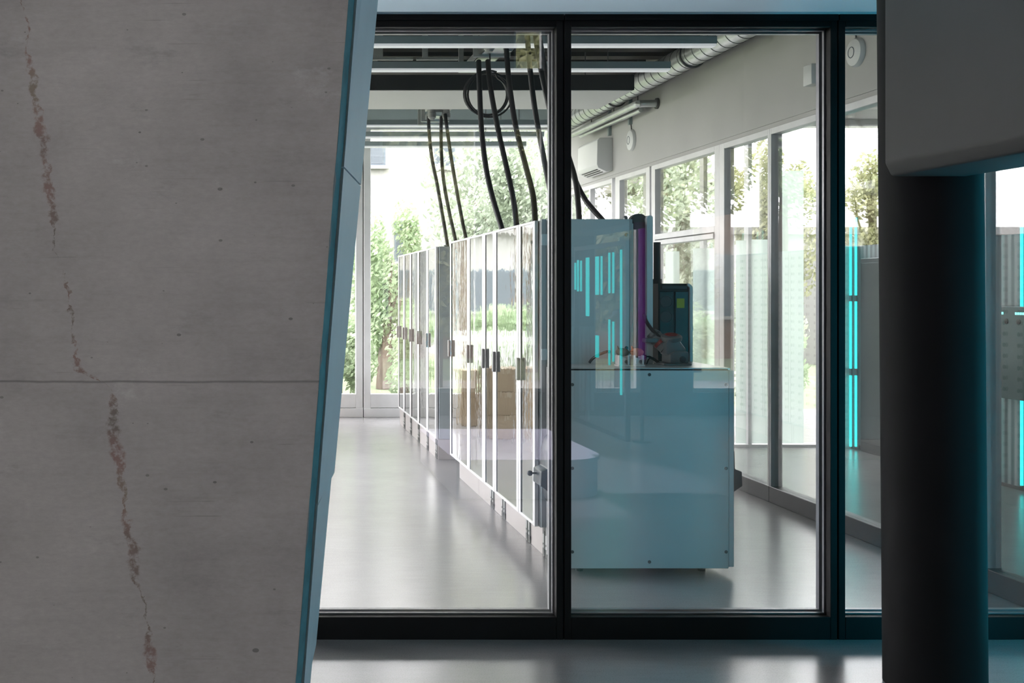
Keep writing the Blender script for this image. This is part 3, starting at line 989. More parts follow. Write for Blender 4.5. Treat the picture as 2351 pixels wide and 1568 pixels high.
MB().box(xb - 0.012, xb + 0.002, ya - 0.024, ya - 0.02, 1.40, 1.42).build('catch', M['alu'], t)
o = MB().cyl((2.572, 7.0, 1.69), 0.022, 0.27, n=24).cyl((2.572, 7.0, 1.694), 0.03, 0.03, n=24)
o = o.build('conduit', M['cable'], smooth=True)
tag(o, 'thick black vertical conduit rising from the robot controller', 'conduit')

# robot arm: folded small industrial robot
t = thing('industrial_robot', 'small white folded robot arm coloured as in shadow, with red round covers', 'robot', (2.535, 6.58, 1.203))
def RP(px, py, D=6.56): return P(px, py, D)
bs = MB()
bs.box(2.425, 2.592, 6.49, 6.66, 1.203, 1.214, 0.002)
pr = [(2.470, 1.214), (2.582, 1.214), (2.585, 1.27), (2.578, 1.285), (2.500, 1.285), (2.470, 1.27)]
bs.prism(pr, 'y', 6.51, 6.65, 0.008, 2)
bs.build('base', M['robot'], t, smooth=True)
MB().lathe([(0.019, 0), (0.019, 0.005), (0.014, 0.007)], (2.545, 6.512, 1.238), (0, -1, 0), 28).build('base_cover', M['robot_dark'], t, smooth=True)
pr = [(2.455, 1.262), (2.578, 1.262), (2.572, 1.300), (2.534, 1.352), (2.468, 1.362), (2.448, 1.33)]
MB().prism(pr, 'y', 6.525, 6.635, 0.010, 2).build('shoulder', M['robot'], t, smooth=True)
dk = Vector((2.503, 6.58, 1.352)); dn = Vector((-0.05, -0.22, 1)).normalized()
MB().lathe([(0.050, -0.008), (0.060, 0.0), (0.062, 0.016), (0.060, 0.024), (0.052, 0.030), (0.040, 0.032)], dk, dn, 36).build('shoulder_cap', M['robot'], t, smooth=True)
MB().lathe([(0.036, 0.031), (0.036, 0.036), (0.030, 0.038)], dk, dn, 32).build('cap_cover', M['red'], t, smooth=True, label='dark red round cover')
am = MB()
am.tube([(2.478, 6.60, 1.300), (2.450, 6.62, 1.338), (2.425, 6.64, 1.372), (2.408, 6.65, 1.392)], [0.040, 0.043, 0.043, 0.036], 24)
am.build('upper_arm', M['robot'], t, smooth=True)
MB().tube([(2.459, 6.612, 1.326), (2.448, 6.620, 1.340)], 0.0445, 24).build('joint_ring', M['red'], t, smooth=True, label='dark red joint ring')
MB().tube([(2.428, 6.637, 1.366), (2.421, 6.642, 1.375)], 0.045, 24).build('joint_seal', M['robot_dark'], t, smooth=True)
MB().box(2.345, 2.44, 6.585, 6.635, 1.335, 1.362, 0.006, 2).build('forearm', M['robot'], t, smooth=True)
o = MB().tube(spline([P(1478, 722, 6.64), P(1484, 738, 6.63), P(1497, 757, 6.62), P(1512, 772, 6.60), P(1522, 780, 6.6)], 6), 0.011, 12).build('hose', M['cable'], smooth=True)
tag(o, 'thick black hose curving down from the cabinet door to the robot arm', 'hose')

# ------------------------------------------------------------------ hanging cables, trays, coil
def tray(label, y0, y1, x, z):
    t = thing('cable_tray', label, 'cable tray', (x, (y0 + y1) / 2, z), group='galvanised cable trays')
    c = MB()
    c.box(x - 0.09, x + 0.09, y0, y1, z, z + 0.006)
    c.box(x - 0.09, x - 0.084, y0, y1, z, z + 0.07)
    c.box(x + 0.084, x + 0.09, y0, y1, z, z + 0.07)
    c.build('channel', M['galv'], t)
    j = MB()
    j.box(x - 0.13, x + 0.13, y0 - 0.10, y0 + 0.12, z + 0.06, z + 0.20, 0.006)
    j.build('junction_box', M['plastic_grey'], t)
    for k_, dx in enumerate((-0.08, 0.07)):
        MB().lathe([(0.035, 0), (0.035, -0.03), (0.042, -0.035), (0.042, -0.08), (0.024, -0.10)], (x + dx, y0 - 0.02, z + 0.06), n=20).build('cable_gland', M['plastic_grey'], t, smooth=True)
    h = MB()
    for yy in (y0 + 0.25, y1 - 0.12):
        h.box(x - 0.15, x - 0.11, yy, yy + 0.03, z + 0.0, ZC)
        h.box(x + 0.11, x + 0.15, yy, yy + 0.03, z + 0.0, ZC)
        h.box(x - 0.15, x + 0.15, yy, yy + 0.03, z - 0.02, z)
    h.build('hanger', M['galv'], t)
    return t


tray('galvanised cable tray with grey junction box above the near cabinets', 8.55, 9.55, 1.90, 3.56)
tray('galvanised cable tray with grey junction box above the far cabinets', 11.35, 11.95, 1.90, 3.47)


def cable(label, pts, r, d0, d1, group, zend=2.079):
    n = len(pts)
    P3 = [P(a, b, d0 + (d1 - d0) * i / (n - 1)) for i, (a, b) in enumerate(pts)]
    e = P3[-1].copy(); e.z = zend
    if e.z < P3[-1].z - 0.01: P3.append(e)
    o = MB().tube(spline(P3, 8), r, 12).build('power_cable', M['cable'], smooth=True)
    tag(o, label, 'cable', group)


gA, gB = 'black cables to the near cabinets', 'black cables to the far cabinets'
cable('thick black cable nearest the pillar among those dropping to the near cabinets', [(1099, 140), (1101, 200), (1105, 290), (1115, 380), (1130, 450), (1152, 524)], 0.020, 8.6, 7.9, gA)
cable('thick black cable passing through the cable coil centre down to the near cabinets', [(1120, 140), (1126, 200), (1142, 290), (1162, 380), (1179, 460), (1186, 518)], 0.020, 8.6, 7.6, gA)
cable('thick black cable crossing the coil edge down to the first near cabinet', [(1162, 100), (1166, 160), (1173, 220), (1185, 295), (1208, 385), (1224, 450), (1229, 510)], 0.020, 8.55, 7.4, gA)
cable('black cable dropping just left of the black mullion', [(1210, 72), (1216, 150), (1228, 250), (1246, 350), (1264, 440), (1284, 512)], 0.018, 7.6, 7.0, gA)
cable('black cable passing behind the mullion straight down to the cabinet end', [(1228, 72), (1240, 150), (1264, 258), (1290, 320), (1308, 368), (1323, 425), (1330, 504)], 0.018, 7.6, 7.0, gA)
cable('black cable bending furthest past the mullion to the cabinet end', [(1236, 72), (1252, 160), (1276, 270), (1300, 350), (1320, 412), (1346, 462), (1384, 506)], 0.018, 7.65, 7.0, gA)
cable('thin black cable nearest the far window joint, dropping to the far cabinets', [(984, 268), (985, 300), (991, 360), (1003, 420), (1017, 500), (1027, 560)], 0.018, 11.4, 10.85, gB)
cable('middle thin black cable of three dropping to the far cabinets', [(1013, 268), (1013, 340), (1018, 410), (1030, 480), (1046, 553)], 0.018, 11.4, 10.8, gB)
cable('thin black cable nearest the near cabinets of three dropping to the far row', [(1022, 262), (1034, 350), (1049, 440), (1062, 510), (1070, 549)], 0.018, 11.3, 10.75, gB)
b_ = MB().box(1.75, 2.30, 7.45, 7.65, 3.50, 3.66, 0.006)
for xx in (1.85, 2.2):
    b_.box(xx, xx + 0.03, 7.54, 7.57, 3.66, ZC)
o = b_.build('junction_box', M['plastic_grey'])
tag(o, 'grey ceiling junction box holding the cables behind the mullion', 'junction box')

# coil of spare cable hanging from the tray
random.seed(9)
cl = MB()
c0 = P(1121, 214, 8.75)
pts = []
for i in range(4 * 36):
    a = i / 36 * 2 * math.pi + 1.2
    lp = i / 36
    rr = 0.186 - 0.012 * (lp % 2) + 0.008 * math.sin(lp * 2.1)
    pts.append((c0.x + rr * math.cos(a) + 0.016 * math.sin(lp * 1.7), c0.y + 0.02 * math.sin(lp * 2.3) + 0.012 * lp, c0.z + rr * 0.98 * math.sin(a) - 0.01 * math.sin(lp)))
cl.tube(pts, 0.008, 8)
t_ = cl
t_.tube([(c0.x + 0.02, c0.y + 0.03, c0.z + 0.19), (c0.x + 0.02, c0.y + 0.03, 3.56)], 0.006, 6)
o = cl.build('cable_coil', M['cable'], smooth=True)
tag(o, 'round coil of spare black cable hung under the ceiling', 'cable coil')

# ------------------------------------------------------------------ linear pendant lamps
pend = [8.10, 9.00, 12.05, 12.95, 13.80]
plb = ['long grey pendant lamp highest in the photo, first behind the glass', 'long grey pendant lamp second behind the glass, in front of the black raft', 'long grey pendant lamp under the far end of the white raft',
       'long grey pendant lamp second from the far window', 'long grey pendant lamp closest to the far window']
for D, lab in zip(pend, plb):
    t = thing('pendant_lamp', lab, 'pendant lamp', (0.4, D, 3.47), group='linear pendant lamps across the lab')
    x0, x1 = -2.7, 3.405
    MB().box(x0, x1, D - 0.045, D + 0.045, 3.478, 3.535, 0.002).build('housing', M['lamp_housing'], t)
    MB().box(x0 + 0.004, x1 - 0.004, D - 0.042, D + 0.042, 3.462, 3.4775).build('diffuser', M['diffuser'], t, label='white lamp diffuser')
    for x in (-2.2, 0.6, 2.9):
        MB().cyl((x, D, 3.535), 0.004, ZC - 3.535, n=6).build('suspension_wire', M['wire'], t)

# ceiling raft
t = thing('ceiling_raft', 'hanging white ceiling raft with a black front edge', 'ceiling panel', (0.2, 10.3, 3.45))
MB().box(-2.9, 3.39, 9.78, 10.80, 3.452, 3.588, 0.003).build('frame', M['raft_black'], t)
MB().box(-2.89, 3.378, 9.79, 10.79, 3.446, 3.4515).build('underside_board', M['raft_white'], t, label='white underside board')
for x in (-2, 0.5, 3.0):
    for y in (9.95, 10.6):
        MB().cyl((x, y, 3.588), 0.006, ZC - 3.588, n=8).build('hanger_rod', M['wire'], t)

# dark ceiling joists and brackets in the lab
for j, y in enumerate((8.75, 9.75, 10.45, 11.2)):
    o = MB().box(-3.0, 4.0, y, y + 0.16, ZC - (0.20 if j != 1 else 0.28), ZC).build('ceiling_joist', M['ceil_dark'])
    tag(o, ['dark ceiling joist first behind the glass', 'deep dark ceiling joist above the front edge of the raft', 'dark ceiling joist above the middle of the raft', 'dark ceiling joist behind the raft'][j], 'joist', 'dark joists under the lab ceiling')
o = MB().box(-3.0, 3.98, 11.6, 14.2, ZC - 0.06, ZC - 0.001).build('ceiling_board', M['raft_white'])
tag(o, 'white ceiling board close to the far window', 'ceiling panel')
o = MB().box(-3.0, 3.98, 13.95, 14.2, 3.80, ZC - 0.06).build('blind_box', M['lamp_housing'])
tag(o, 'grey roller blind box above the far windows', 'blind box')
for j, (x, y) in enumerate(((1.02, 9.2), (1.40, 9.2), (1.02, 9.62))):
    h = MB().box(x, x + 0.045, y, y + 0.03, 3.62, ZC)
    h.box(x - 0.05, x + 0.30, y, y + 0.03, 3.60, 3.62)
    o = h.build('slotted_bracket', M['galv'])
    tag(o, ['slotted steel ceiling bracket closest to the pillar', 'slotted steel ceiling bracket beside the cable tray', 'slotted steel ceiling bracket behind the one closest to the pillar'][j], 'bracket', 'slotted brackets under the lab ceiling')

# spiral duct along the side wall
t = thing('spiral_duct', 'round spiral ventilation duct along the top of the side wall', 'duct', (3.75, 9.4, 3.69))
MB().tube([(3.76, 5.7, 3.69), (3.76, 13.4, 3.69)], 0.105, 32).build('pipe', M['galv'], t, smooth=True)
sm = MB()
k2 = 64
y = 5.8
while y < 13.35:
    sm.tube([(3.76 + 0.1055 * math.cos(a), y, 3.69 + 0.1055 * math.sin(a)) for a in [2 * math.pi * i / 20 for i in range(20)]], 0.004, 5, closed=True)
    y += 0.16
sm.build('seam', M['galv_seam'], t, label='dark spiral seams')
for y in (7.4, 9.4, 11.4):
    MB().tube([(3.76 + 0.112 * math.cos(a), y, 3.69 + 0.112 * math.sin(a)) for a in [2 * math.pi * i / 24 for i in range(24)]], 0.010, 6, closed=True).cyl((3.76, y, 3.80), 0.006, ZC - 3.80, n=8).build('hanger', M['wire'], t)

# pair of thin silver pipes
t = thing('pipe_pair', 'pair of thin silver pipes turning into the side wall above the air conditioner', 'pipe', (3.8, 11.9, 3.5))
MB().tube(spline([(3.80, 13.1, 3.525), (3.80, 12.0, 3.52), (3.80, 10.98, 3.515), (3.83, 10.88, 3.515), (3.90, 10.86, 3.515), (3.998, 10.86, 3.515)], 8), 0.036, 20).build('pipe', M['galv'], t, smooth=True)
MB().tube([(3.88, 13.05, 3.50), (3.88, 11.0, 3.475)], 0.026, 16).build('pipe', M['galv'], t, smooth=True)
MB().lathe([(0.055, 0), (0.055, 0.02)], (3.978, 10.86, 3.515), (1, 0, 0), 24).build('wall_collar', M['galv_seam'], t, smooth=True)
for y in (11.15, 11.9, 12.7):
    MB().cyl((3.90, y, 3.50), 0.005, ZC - 3.50, n=8).build('hanger', M['wire'], t)

# air conditioner
t = thing('air_conditioner', 'white wall air conditioner high on the side wall', 'air conditioner', (3.95, 12.6, 3.05))
pr = [(4.0, 3.0), (3.93, 2.985), (3.835, 3.03), (3.82, 3.07), (3.825, 3.34), (3.85, 3.37), (4.0, 3.37)]
MB().prism(pr, 'y', 12.24, 12.98, 0.008, 2).build('casing', M['plastic_white'], t, smooth=True)
v = MB()
for k_ in range(3):
    v.box(3.845 + 0.03 * k_, 3.862 + 0.03 * k_, 12.32, 12.90, 3.004 - 0.013 * k_ + 0.012, 3.03 - 0.013 * k_)
v.build('outlet_slot', M['black'], t)

# round wall sensors, conduits and a small box on the side wall
for (y, z, lab, r_) in ((11.6, 3.25, 'white round wireless disc on the side wall beside the air conditioner', 0.115), (7.25, 3.235, 'white round wireless disc with a blue ring near the top of the photo', 0.098)):
    t = thing('wireless_disc', lab, 'access point', (4.0, y, z), group='round discs on the side wall')
    MB().lathe([(r_, 0), (r_, 0.012), (r_ * 0.9, 0.03), (r_ * 0.6, 0.042), (0.004, 0.046)], (3.999, y, z), (-1, 0, 0), 40).build('shell', M['plastic_white'], t, smooth=True)
    MB().tube([(3.955, y + r_ * 0.36 * math.cos(a), z + r_ * 0.36 * math.sin(a)) for a in [2 * math.pi * i / 28 for i in range(28)]], 0.003, 6, closed=True).build('light_ring', M['far_frame'], t, smooth=True)
    MB().tube([(3.99, y, z + r_ * 0.95), (3.985, y + 0.01, z + r_ + 0.08), (3.99, y, ZC - 0.01)], 0.006, 8).build('lead', M['wire'], t)
o = MB().box(3.93, 3.999, 7.72, 7.84, 3.115, 3.262, 0.008, 2).build('wall_sensor', M['plastic_white'], smooth=True)
tag(o, 'small white sensor box on the side wall above the glazing', 'sensor')
for j, (y, z0) in enumerate(((11.62, 3.42), (12.3, 3.4))):
    o = MB().box(3.965, 3.999, y - 0.02, y + 0.02, z0, ZC).build('wall_conduit', M['lamp_housing'])
    tag(o, ['grey vertical conduit above the wireless disc beside the air conditioner', 'grey vertical conduit behind the air conditioner'][j], 'conduit', 'conduits on the side wall')

# ------------------------------------------------------------------ things on the lab's hidden side, mirrored in the doors
def carton(x0, x1, y0, y1, z0, z1, lab):
    t = thing('cardboard_box', lab, 'box', ((x0 + x1) / 2, (y0 + y1) / 2, z0), group='cardboard boxes reflected in the mirror doors')
    MB().box(x0, x1, y0, y1, z0, z1, 0.004).build('carton', M['cardboard'], t)
    m_ = (x0 + x1) / 2
    MB().box(m_ - 0.03, m_ + 0.03, y0 - 0.001, y1 + 0.001, z1 - 0.06, z1 + 0.001).build('tape', M['tape'], t)


for j in range(3):
    carton(0.40, 0.80, 12.1, 12.5, 0.0 + 0.262 * j, 0.26 + 0.262 * j, ['bottom cardboard box of the stack reflected in the second near door', 'middle cardboard box of the stack reflected in the second near door', 'top cardboard box of the stack reflected in the second near door'][j])
for j in range(2):
    carton(-0.08, 0.30, 13.0, 13.4, 0.36 * j, 0.358 + 0.36 * j, ['lower cardboard box reflected in the nearest mirror door', 'upper cardboard box reflected in the nearest mirror door'][j])
for j in range(2):
    carton(0.66, 0.94, 13.25, 13.6, 0.34 * j, 0.338 + 0.34 * j, ['lower cardboard box reflected in the last near-row door', 'upper cardboard box reflected in the last near-row door'][j])
t = thing('step_ladder', 'white step ladder reflected in the second near mirror door', 'ladder', (0.3, 11.5, 0))
for s in (0, 0.40):
    MB().tube([(0.15 + s, 11.15, 0.0), (0.22 + s * 0.7, 11.45, 2.15)], 0.026, 8).build('rail', M['plastic_white'], t)
    MB().tube([(0.15 + s, 11.80, 0.0), (0.22 + s * 0.7, 11.47, 2.15)], 0.022, 8).build('rail', M['plastic_white'], t)
for j in range(7):
    f_ = (j + 1) / 8
    MB().box(0.15 + 0.07 * f_, 0.55 - 0.05 * f_, 11.13 + 0.30 * f_, 11.20 + 0.30 * f_, 2.15 * f_ - 0.012, 2.15 * f_ + 0.012).build('step', M['alu'], t)
MB().box(0.18, 0.54, 11.38, 11.54, 2.14, 2.17).build('top_cap', M['black'], t)

# ------------------------------------------------------------------ adjoining room: wall of cyan light tubes
t = thing('light_wall', 'low ribbed wall in the adjoining room carrying cyan light tubes', 'partition', (6.35, 8.6, 0), kind='thing')
MB().box(6.305, 6.36, 5.6, 11.44, 0.0, 2.12).build('ribbed_board', M['ribbed'], t)
MB().box(6.02, 6.304, 11.40, 11.44, 0.0, 2.12).build('return_board', M['ribbed'], t)
MB().box(6.30, 6.38, 5.6, 11.44, 0.0, 0.03).build('base_channel', M['alu_dark'], t)
rods = [(1953, 11.52), (1965, 11.42), (2245, 9.486), (2270, 9.345), (2346, 8.94), (2440, 8.49), (2560, 7.97)]
def rod(label, x, y, spans, r=0.012, mat='led', name='light_tube', group='cyan light tubes in the adjoining room'):
    t = thing(name, label, 'light tube', (x, y, spans[0][0]), group=group)
    for z0, z1 in spans:
        MB().cyl((x, y, z0), r, z1 - z0, n=10).build('tube', M[mat], t, smooth=True, label='glowing cyan tube')
    zs_ = [s for ab in spans for s in ab]
    MB().box(x + r * 0.7, x + r * 0.7 + 0.006, y - 0.010, y + 0.010, min(zs_) - 0.02, max(zs_) + 0.01).build('backing_rail', M['alu_dark'], t)
    return t


rl = ['cyan light tube just right of the black mullion, further from the column', 'cyan light tube just right of the black mullion, closer to the column', 'cyan light tube hugging the right edge of the round column',
      'second cyan light tube right of the round column', 'cyan light tube at the right edge of the photo', 'cyan light tube just beyond the right edge of the photo', 'last cyan light tube of the row beyond the right edge of the photo']
for j, (px, D) in enumerate(rods):
    D = min(D, 11.30) if j else 11.37
    x = (px - PX) * D / F
    if j < 2:
        spans = [(P(0, 1025, D).z, P(0, 862, D).z), (P(0, 846, D).z, P(0, 692, D).z), (P(0, 678, D).z, P(0, 500, D).z)]
    elif j < 4:
        spans = [(0.05, P(0, 900, D).z), (P(0, 700, D).z, P(0, 470, D).z)]
    else:
        spans = [(0.05, P(0, 845, D).z), (P(0, 835, D).z, P(0, 460, D).z)]
    rod(rl[j], x, D, spans)
# cabinets in front of the light wall
t = thing('instrument_cabinet', 'dark teal wall cabinet with a row of bright cyan dots', 'cabinet', (6.2, 8.8, 0.8))
MB().box(6.10, 6.285, 8.45, 9.22, 0.77, 1.52, 0.004).build('case', M['teal_cab'], t)
ld = MB()
for j in range(9):
    ld.box(6.094, 6.10, 8.60 + j * 0.028 + (0.13 if j > 5 else 0), 8.616 + j * 0.028 + (0.13 if j > 5 else 0), 1.455, 1.475)
ld.build('indicator_row', M['led_dots'], t, label='row of cyan indicator lights')
for y in (8.72, 8.86):
    MB().lathe([(0.022, 0), (0.022, 0.006), (0.016, 0.008)], (6.10, y, 1.40), (-1, 0, 0), 20).build('knob', M['black'], t, smooth=True)
t = thing('wall_locker', 'tall shallow dark locker on the ribbed wall beside the cyan light tubes', 'locker', (6.25, 10.8, 0))
MB().box(6.205, 6.298, 10.30, 11.20, 0.0, 1.98, 0.006).build('case', M['control_dark'], t)
MB().box(6.199, 6.205, 10.33, 10.745, 0.10, 1.93, 0.002).build('door', M['control_dark'], t)
MB().box(6.199, 6.205, 10.755, 11.17, 0.10, 1.93, 0.002).build('door', M['control_dark'], t)
t = thing('plinth_stand', 'low grey pedestal in the adjoining room', 'pedestal', (5.6, 9.5, 0))
MB().box(5.62, 5.85, 9.3, 9.65, 0.0, 0.98, 0.01).build('column', M['plastic_grey'], t)
MB().box(5.58, 5.89, 9.26, 9.69, 0.98, 1.01, 0.006).build('top', M['alu_dark'], t)

# ------------------------------------------------------------------ hall furniture reflected in the partition, with added unseen lamps among it
t = thing('rounded_bench', 'low white bench with a rounded end, reflected across the robot bench', 'bench', (2.1, 0.85, 0))
def bench_outline(g):
    x0, x1, y0, y1, q = 1.58 - g, 2.79 + g, -0.15 - g, 1.75 + g, 0.36 + g
    return ([(x0, y0), (x1, y0)] + [(x1 - q + q * math.cos(R(6 * i)), y1 - q + q * math.sin(R(6 * i))) for i in range(16)] + [(x0, y1)])
MB().prism(bench_outline(0), 'z', 0.0, 0.285).build('body', M['bench'], t, smooth=True)
MB().prism(bench_outline(0.015), 'z', 0.286, 0.312).build('seat_top', M['bench'], t, smooth=True)
for x0, x1, lab in ((-0.6, 2.55, 'long added lamp washing the bulkhead left of the round column with cool light'), (3.10, 4.4, 'short added lamp washing the bulkhead right of the round column with cool light')):
    t = thing('added_washer', lab, 'lamp', ((x0 + x1) / 2, 4.6, 3.6), group='added lamps washing the bulkhead')  # lamps added to brighten the bulkhead, no such source is known
    MB().box(x0, x1, 4.545, 4.56, 3.54, 3.68).box(x0, x1, 4.56, 4.62, 3.535, 3.55).build('housing', M['alu_dark'], t)
    MB().box(x0, x1, 4.561, 4.566, 3.56, 3.64).build('diffuser', M['washer'], t, label='added cool white glowing strip')
    for x in (x0 + 0.3, x1 - 0.3):
        MB().cyl((x, 4.55, 3.68), 0.006, 5.4 - 3.68, n=8).build('rod', M['wire'], t)
t = thing('added_spot', 'added ceiling spot brightening the rounded bench', 'lamp', (2.2, 0.8, 5.0))  # spot put in to make the bench reflection brighter
MB().cyl((2.2, 0.8, 4.95), 0.07, 0.25, n=24).build('housing', M['black'], t, smooth=True)
MB().cyl((2.2, 0.8, 5.2), 0.02, 0.2, n=12).build('stem', M['black'], t, smooth=True)
ls = bpy.data.lights.new('added_spot_light', 'SPOT')
ls.energy = 1700; ls.color = (0.84, 0.82, 1.0); ls.spot_size = R(42); ls.spot_blend = 0.35; ls.shadow_soft_size = 0.05
lo = bpy.data.objects.new('added_spot_light', ls); COL.objects.link(lo); lo.parent = t; lo.location = (0, 0, -0.08)
t = thing('panel_radiator', 'grey ribbed panel radiator, reflected beside the black mullion', 'radiator', (4.1, -3.5, 0))
r_ = MB()
for j in range(9):
    r_.box(3.80 + j * 0.055, 3.845 + j * 0.055, -3.56, -3.46, 0.12, 1.19, 0.012, 2)
r_.build('ribs', M['radiator'], t)
for x in (3.9, 4.2):
    MB().box(x, x + 0.03, -3.56, -3.46, 0, 0.12).build('leg', M['radiator'], t)
t = thing('tube_rack', 'dark rack of cyan light tubes, reflected on the cabinet end panel', 'light rack', (4.0, -2.4, 0))
f = MB()
f.box(4.02, 4.07, -3.45, -1.5, 0.0, 0.05).box(4.02, 4.07, -3.45, -3.40, 0.05, 2.2).box(4.02, 4.07, -1.55, -1.50, 0.05, 2.2).box(4.02, 4.07, -3.40, -1.55, 2.15, 2.2)
f.build('frame', M['black'], t)
ks = [(1425, [(0.50, 2.10)]), (1407, [(0.85, 1.30), (1.62, 2.08)]), (1398, [(0.80, 1.32), (1.62, 2.08)]), (1380, [(1.60, 2.05)]), (1372, [(0.86, 1.12), (1.60, 2.05)]), (1368, [(0.86, 1.12), (1.60, 2.05)]),
      (1350, [(1.34, 2.05)]), (1346, [(1.34, 2.05)]), (1333, [(1.64, 2.02)]), (1326, [(1.64, 2.03)]), (1320, [(1.66, 2.0)])]
for px, spans in ks:
    D = 4.0 * F / (px - PX)
    y = 2 * YP - D
    m_ = MB()
    for z0, z1 in spans:
        m_.cyl((4.008, y, z0), 0.012, z1 - z0, n=10)
    m_.build('light_tube', M['led'], t, smooth=True, label='glowing cyan tube')
    MB().cyl((4.022, y, 0.05), 0.0025, 2.1, n=6).build('tension_wire', M['wire'], t)
# unseen cyan tubes, added to throw cyan light on the round column
for j, (x, y) in enumerate(((3.64, 4.62), (4.02, 3.92), (4.10, 3.72))):
    tt = rod(['added cyan tube nearest the round column, beyond the frame', 'middle added cyan tube beyond the frame', 'outermost added cyan tube beyond the frame'][j], x, y, [(0.06, 2.5)], 0.02, 'led_added', 'added_cyan_tube', 'added cyan tubes beside the partition')
    MB().cyl((x, y, 0), 0.05, 0.02, n=24).cyl((x, y, 0.02), 0.018, 0.04, n=12).build('base', M['black'], tt)
    if j == 1:
        pass
t = thing('added_magenta_tube', 'added magenta tube, reflected as a violet glow beside the cabinet end', 'light tube', (4.19, -1.48, 0))  # added to produce the violet reflection over the recess
MB().cyl((4.19, -1.48, 0.9), 0.04, 1.5, n=16).build('tube', M['led_magenta'], t, smooth=True)
MB().cyl((4.19, -1.48, 0), 0.10, 0.02, n=24).cyl((4.19, -1.48, 0.02), 0.02, 0.88, n=12).build('base', M['black'], t)

# ------------------------------------------------------------------ outside: trees, houses, fence
def leaves_mesh(name, seed, rx, ry, rz, n, size, clumps=26):
    rnd = random.Random(seed)
    me = bpy.data.meshes.new(name)
    cs_ = []
    for _ in range(clumps):
        while True:
            v = Vector((rnd.uniform(-1, 1), rnd.uniform(-1, 1), rnd.uniform(-1, 1)))
            if v.length < 1: break
        cs_.append((Vector((v.x * rx * 0.8, v.y * ry * 0.8, v.z * rz * 0.8)), rnd.uniform(0.22, 0.42)))
    verts, faces = [], []
    for i in range(n):
        c, s = rnd.choice(cs_)
        d = Vector((rnd.gauss(0, 1), rnd.gauss(0, 1), rnd.gauss(0, 1))).normalized() * (rnd.random() ** 0.4)
        p = c + Vector((d.x * rx * s, d.y * ry * s, d.z * rz * s))
        q = Vector((rnd.uniform(-1, 1), rnd.uniform(-1, 1), rnd.uniform(-1, 1))).normalized()
        u = q.orthogonal().normalized()
        v = q.cross(u)
        l = size * rnd.uniform(0.6, 1.3)
        k0 = len(verts)
        verts += [tuple(p - u * l), tuple(p + v * l * 0.45), tuple(p + u * l), tuple(p - v * l * 0.45)]
        faces.append((k0, k0 + 1, k0 + 2, k0 + 3))
    me.from_pydata(verts, [], faces)
    return me


def tree(label, x, y, zc, rx, rz, mat, seed, n=5000, size=0.13, group='trees outside the building', name='tree'):
    t = thing(name, label, 'tree', (x, y, -0.25), group=group)
    me = leaves_mesh('crown', seed, rx, rx, rz, n, size)
    me.materials.append(M[mat])
    o = bpy.data.objects.new('crown', me)
    COL.objects.link(o)
    o.parent = t
    o.location = (0, 0, zc + 0.25)
    rnd = random.Random(seed + 5)
    tr = MB()
    top = Vector((x, y, zc))
    tr.tube([(x, y, -0.25), (x + 0.05, y, zc * 0.5), top], [0.16, 0.12, 0.06], 8)
    for k_ in range(7):
        a = rnd.uniform(0, 6.28)
        tr.tube([(x + 0.03, y, max(0.3, zc - rz * 0.7) + 0.2 * k_), top + Vector((math.cos(a) * rx * 0.45, math.sin(a) * rx * 0.45, rnd.uniform(-0.3, 0.3) * rz))], [0.05, 0.015], 6)
    tr.build('trunk', M['trunk'], t, smooth=True)
    return t


# beyond the far windows
BU = 'bushes outside the lab'
tree('slim pale green tree right behind the far window joint', 2.45, 21.0, 1.9, 0.95, 1.9, 'leaf_bright', 1, 9000, 0.06)
tree('big pale green tree behind the cables at the far window', 5.05, 21.5, 2.9, 1.75, 2.7, 'leaf_pale', 2, 22000, 0.065)
tree('tall pale tree further behind the far window', 6.7, 27.0, 4.3, 2.3, 3.6, 'leaf_pale', 4, 16000, 0.09)
tree('pale tree far behind the air conditioner windows', 8.7, 23.5, 2.6, 1.4, 2.6, 'leaf_pale', 3, 9000, 0.07)
tree('bright green bush below the slim tree at the far window', 2.75, 17.4, 0.6, 0.75, 0.95, 'leaf_bright', 5, 7000, 0.05, name='bush', group=BU)
tree('low green bush beside the far window joint', 1.2, 17.4, 0.6, 0.7, 1.0, 'leaf_bright', 6, 6000, 0.05, name='bush', group=BU)
tree('green bush behind the far cabinet row', 4.4, 17.4, 0.7, 0.8, 1.05, 'leaf_bright', 7, 7000, 0.05, name='bush', group=BU)
tree('olive tree seen through the narrow side glazing bay', 9.2, 19.5, 2.9, 1.0, 1.8, 'leaf_olive', 9, 9000, 0.06)
tree('small olive tree seen through the long side glazing bay', 11.6, 20.0, 2.7, 1.1, 1.6, 'leaf_olive', 10, 9000, 0.06)
tree('pale tree seen above the sash window transom', 6.9, 18.3, 2.9, 0.85, 2.2, 'leaf_pale', 8, 8000, 0.06)
tree('bright green bush outside the sash window', 7.3, 16.0, 0.9, 0.9, 1.1, 'leaf_bright', 12, 8000, 0.055, name='bush', group=BU)
tree('second green bush outside the sash window', 5.7, 15.9, 0.9, 0.6, 1.1, 'leaf_bright', 13, 7000, 0.055, name='bush', group=BU)
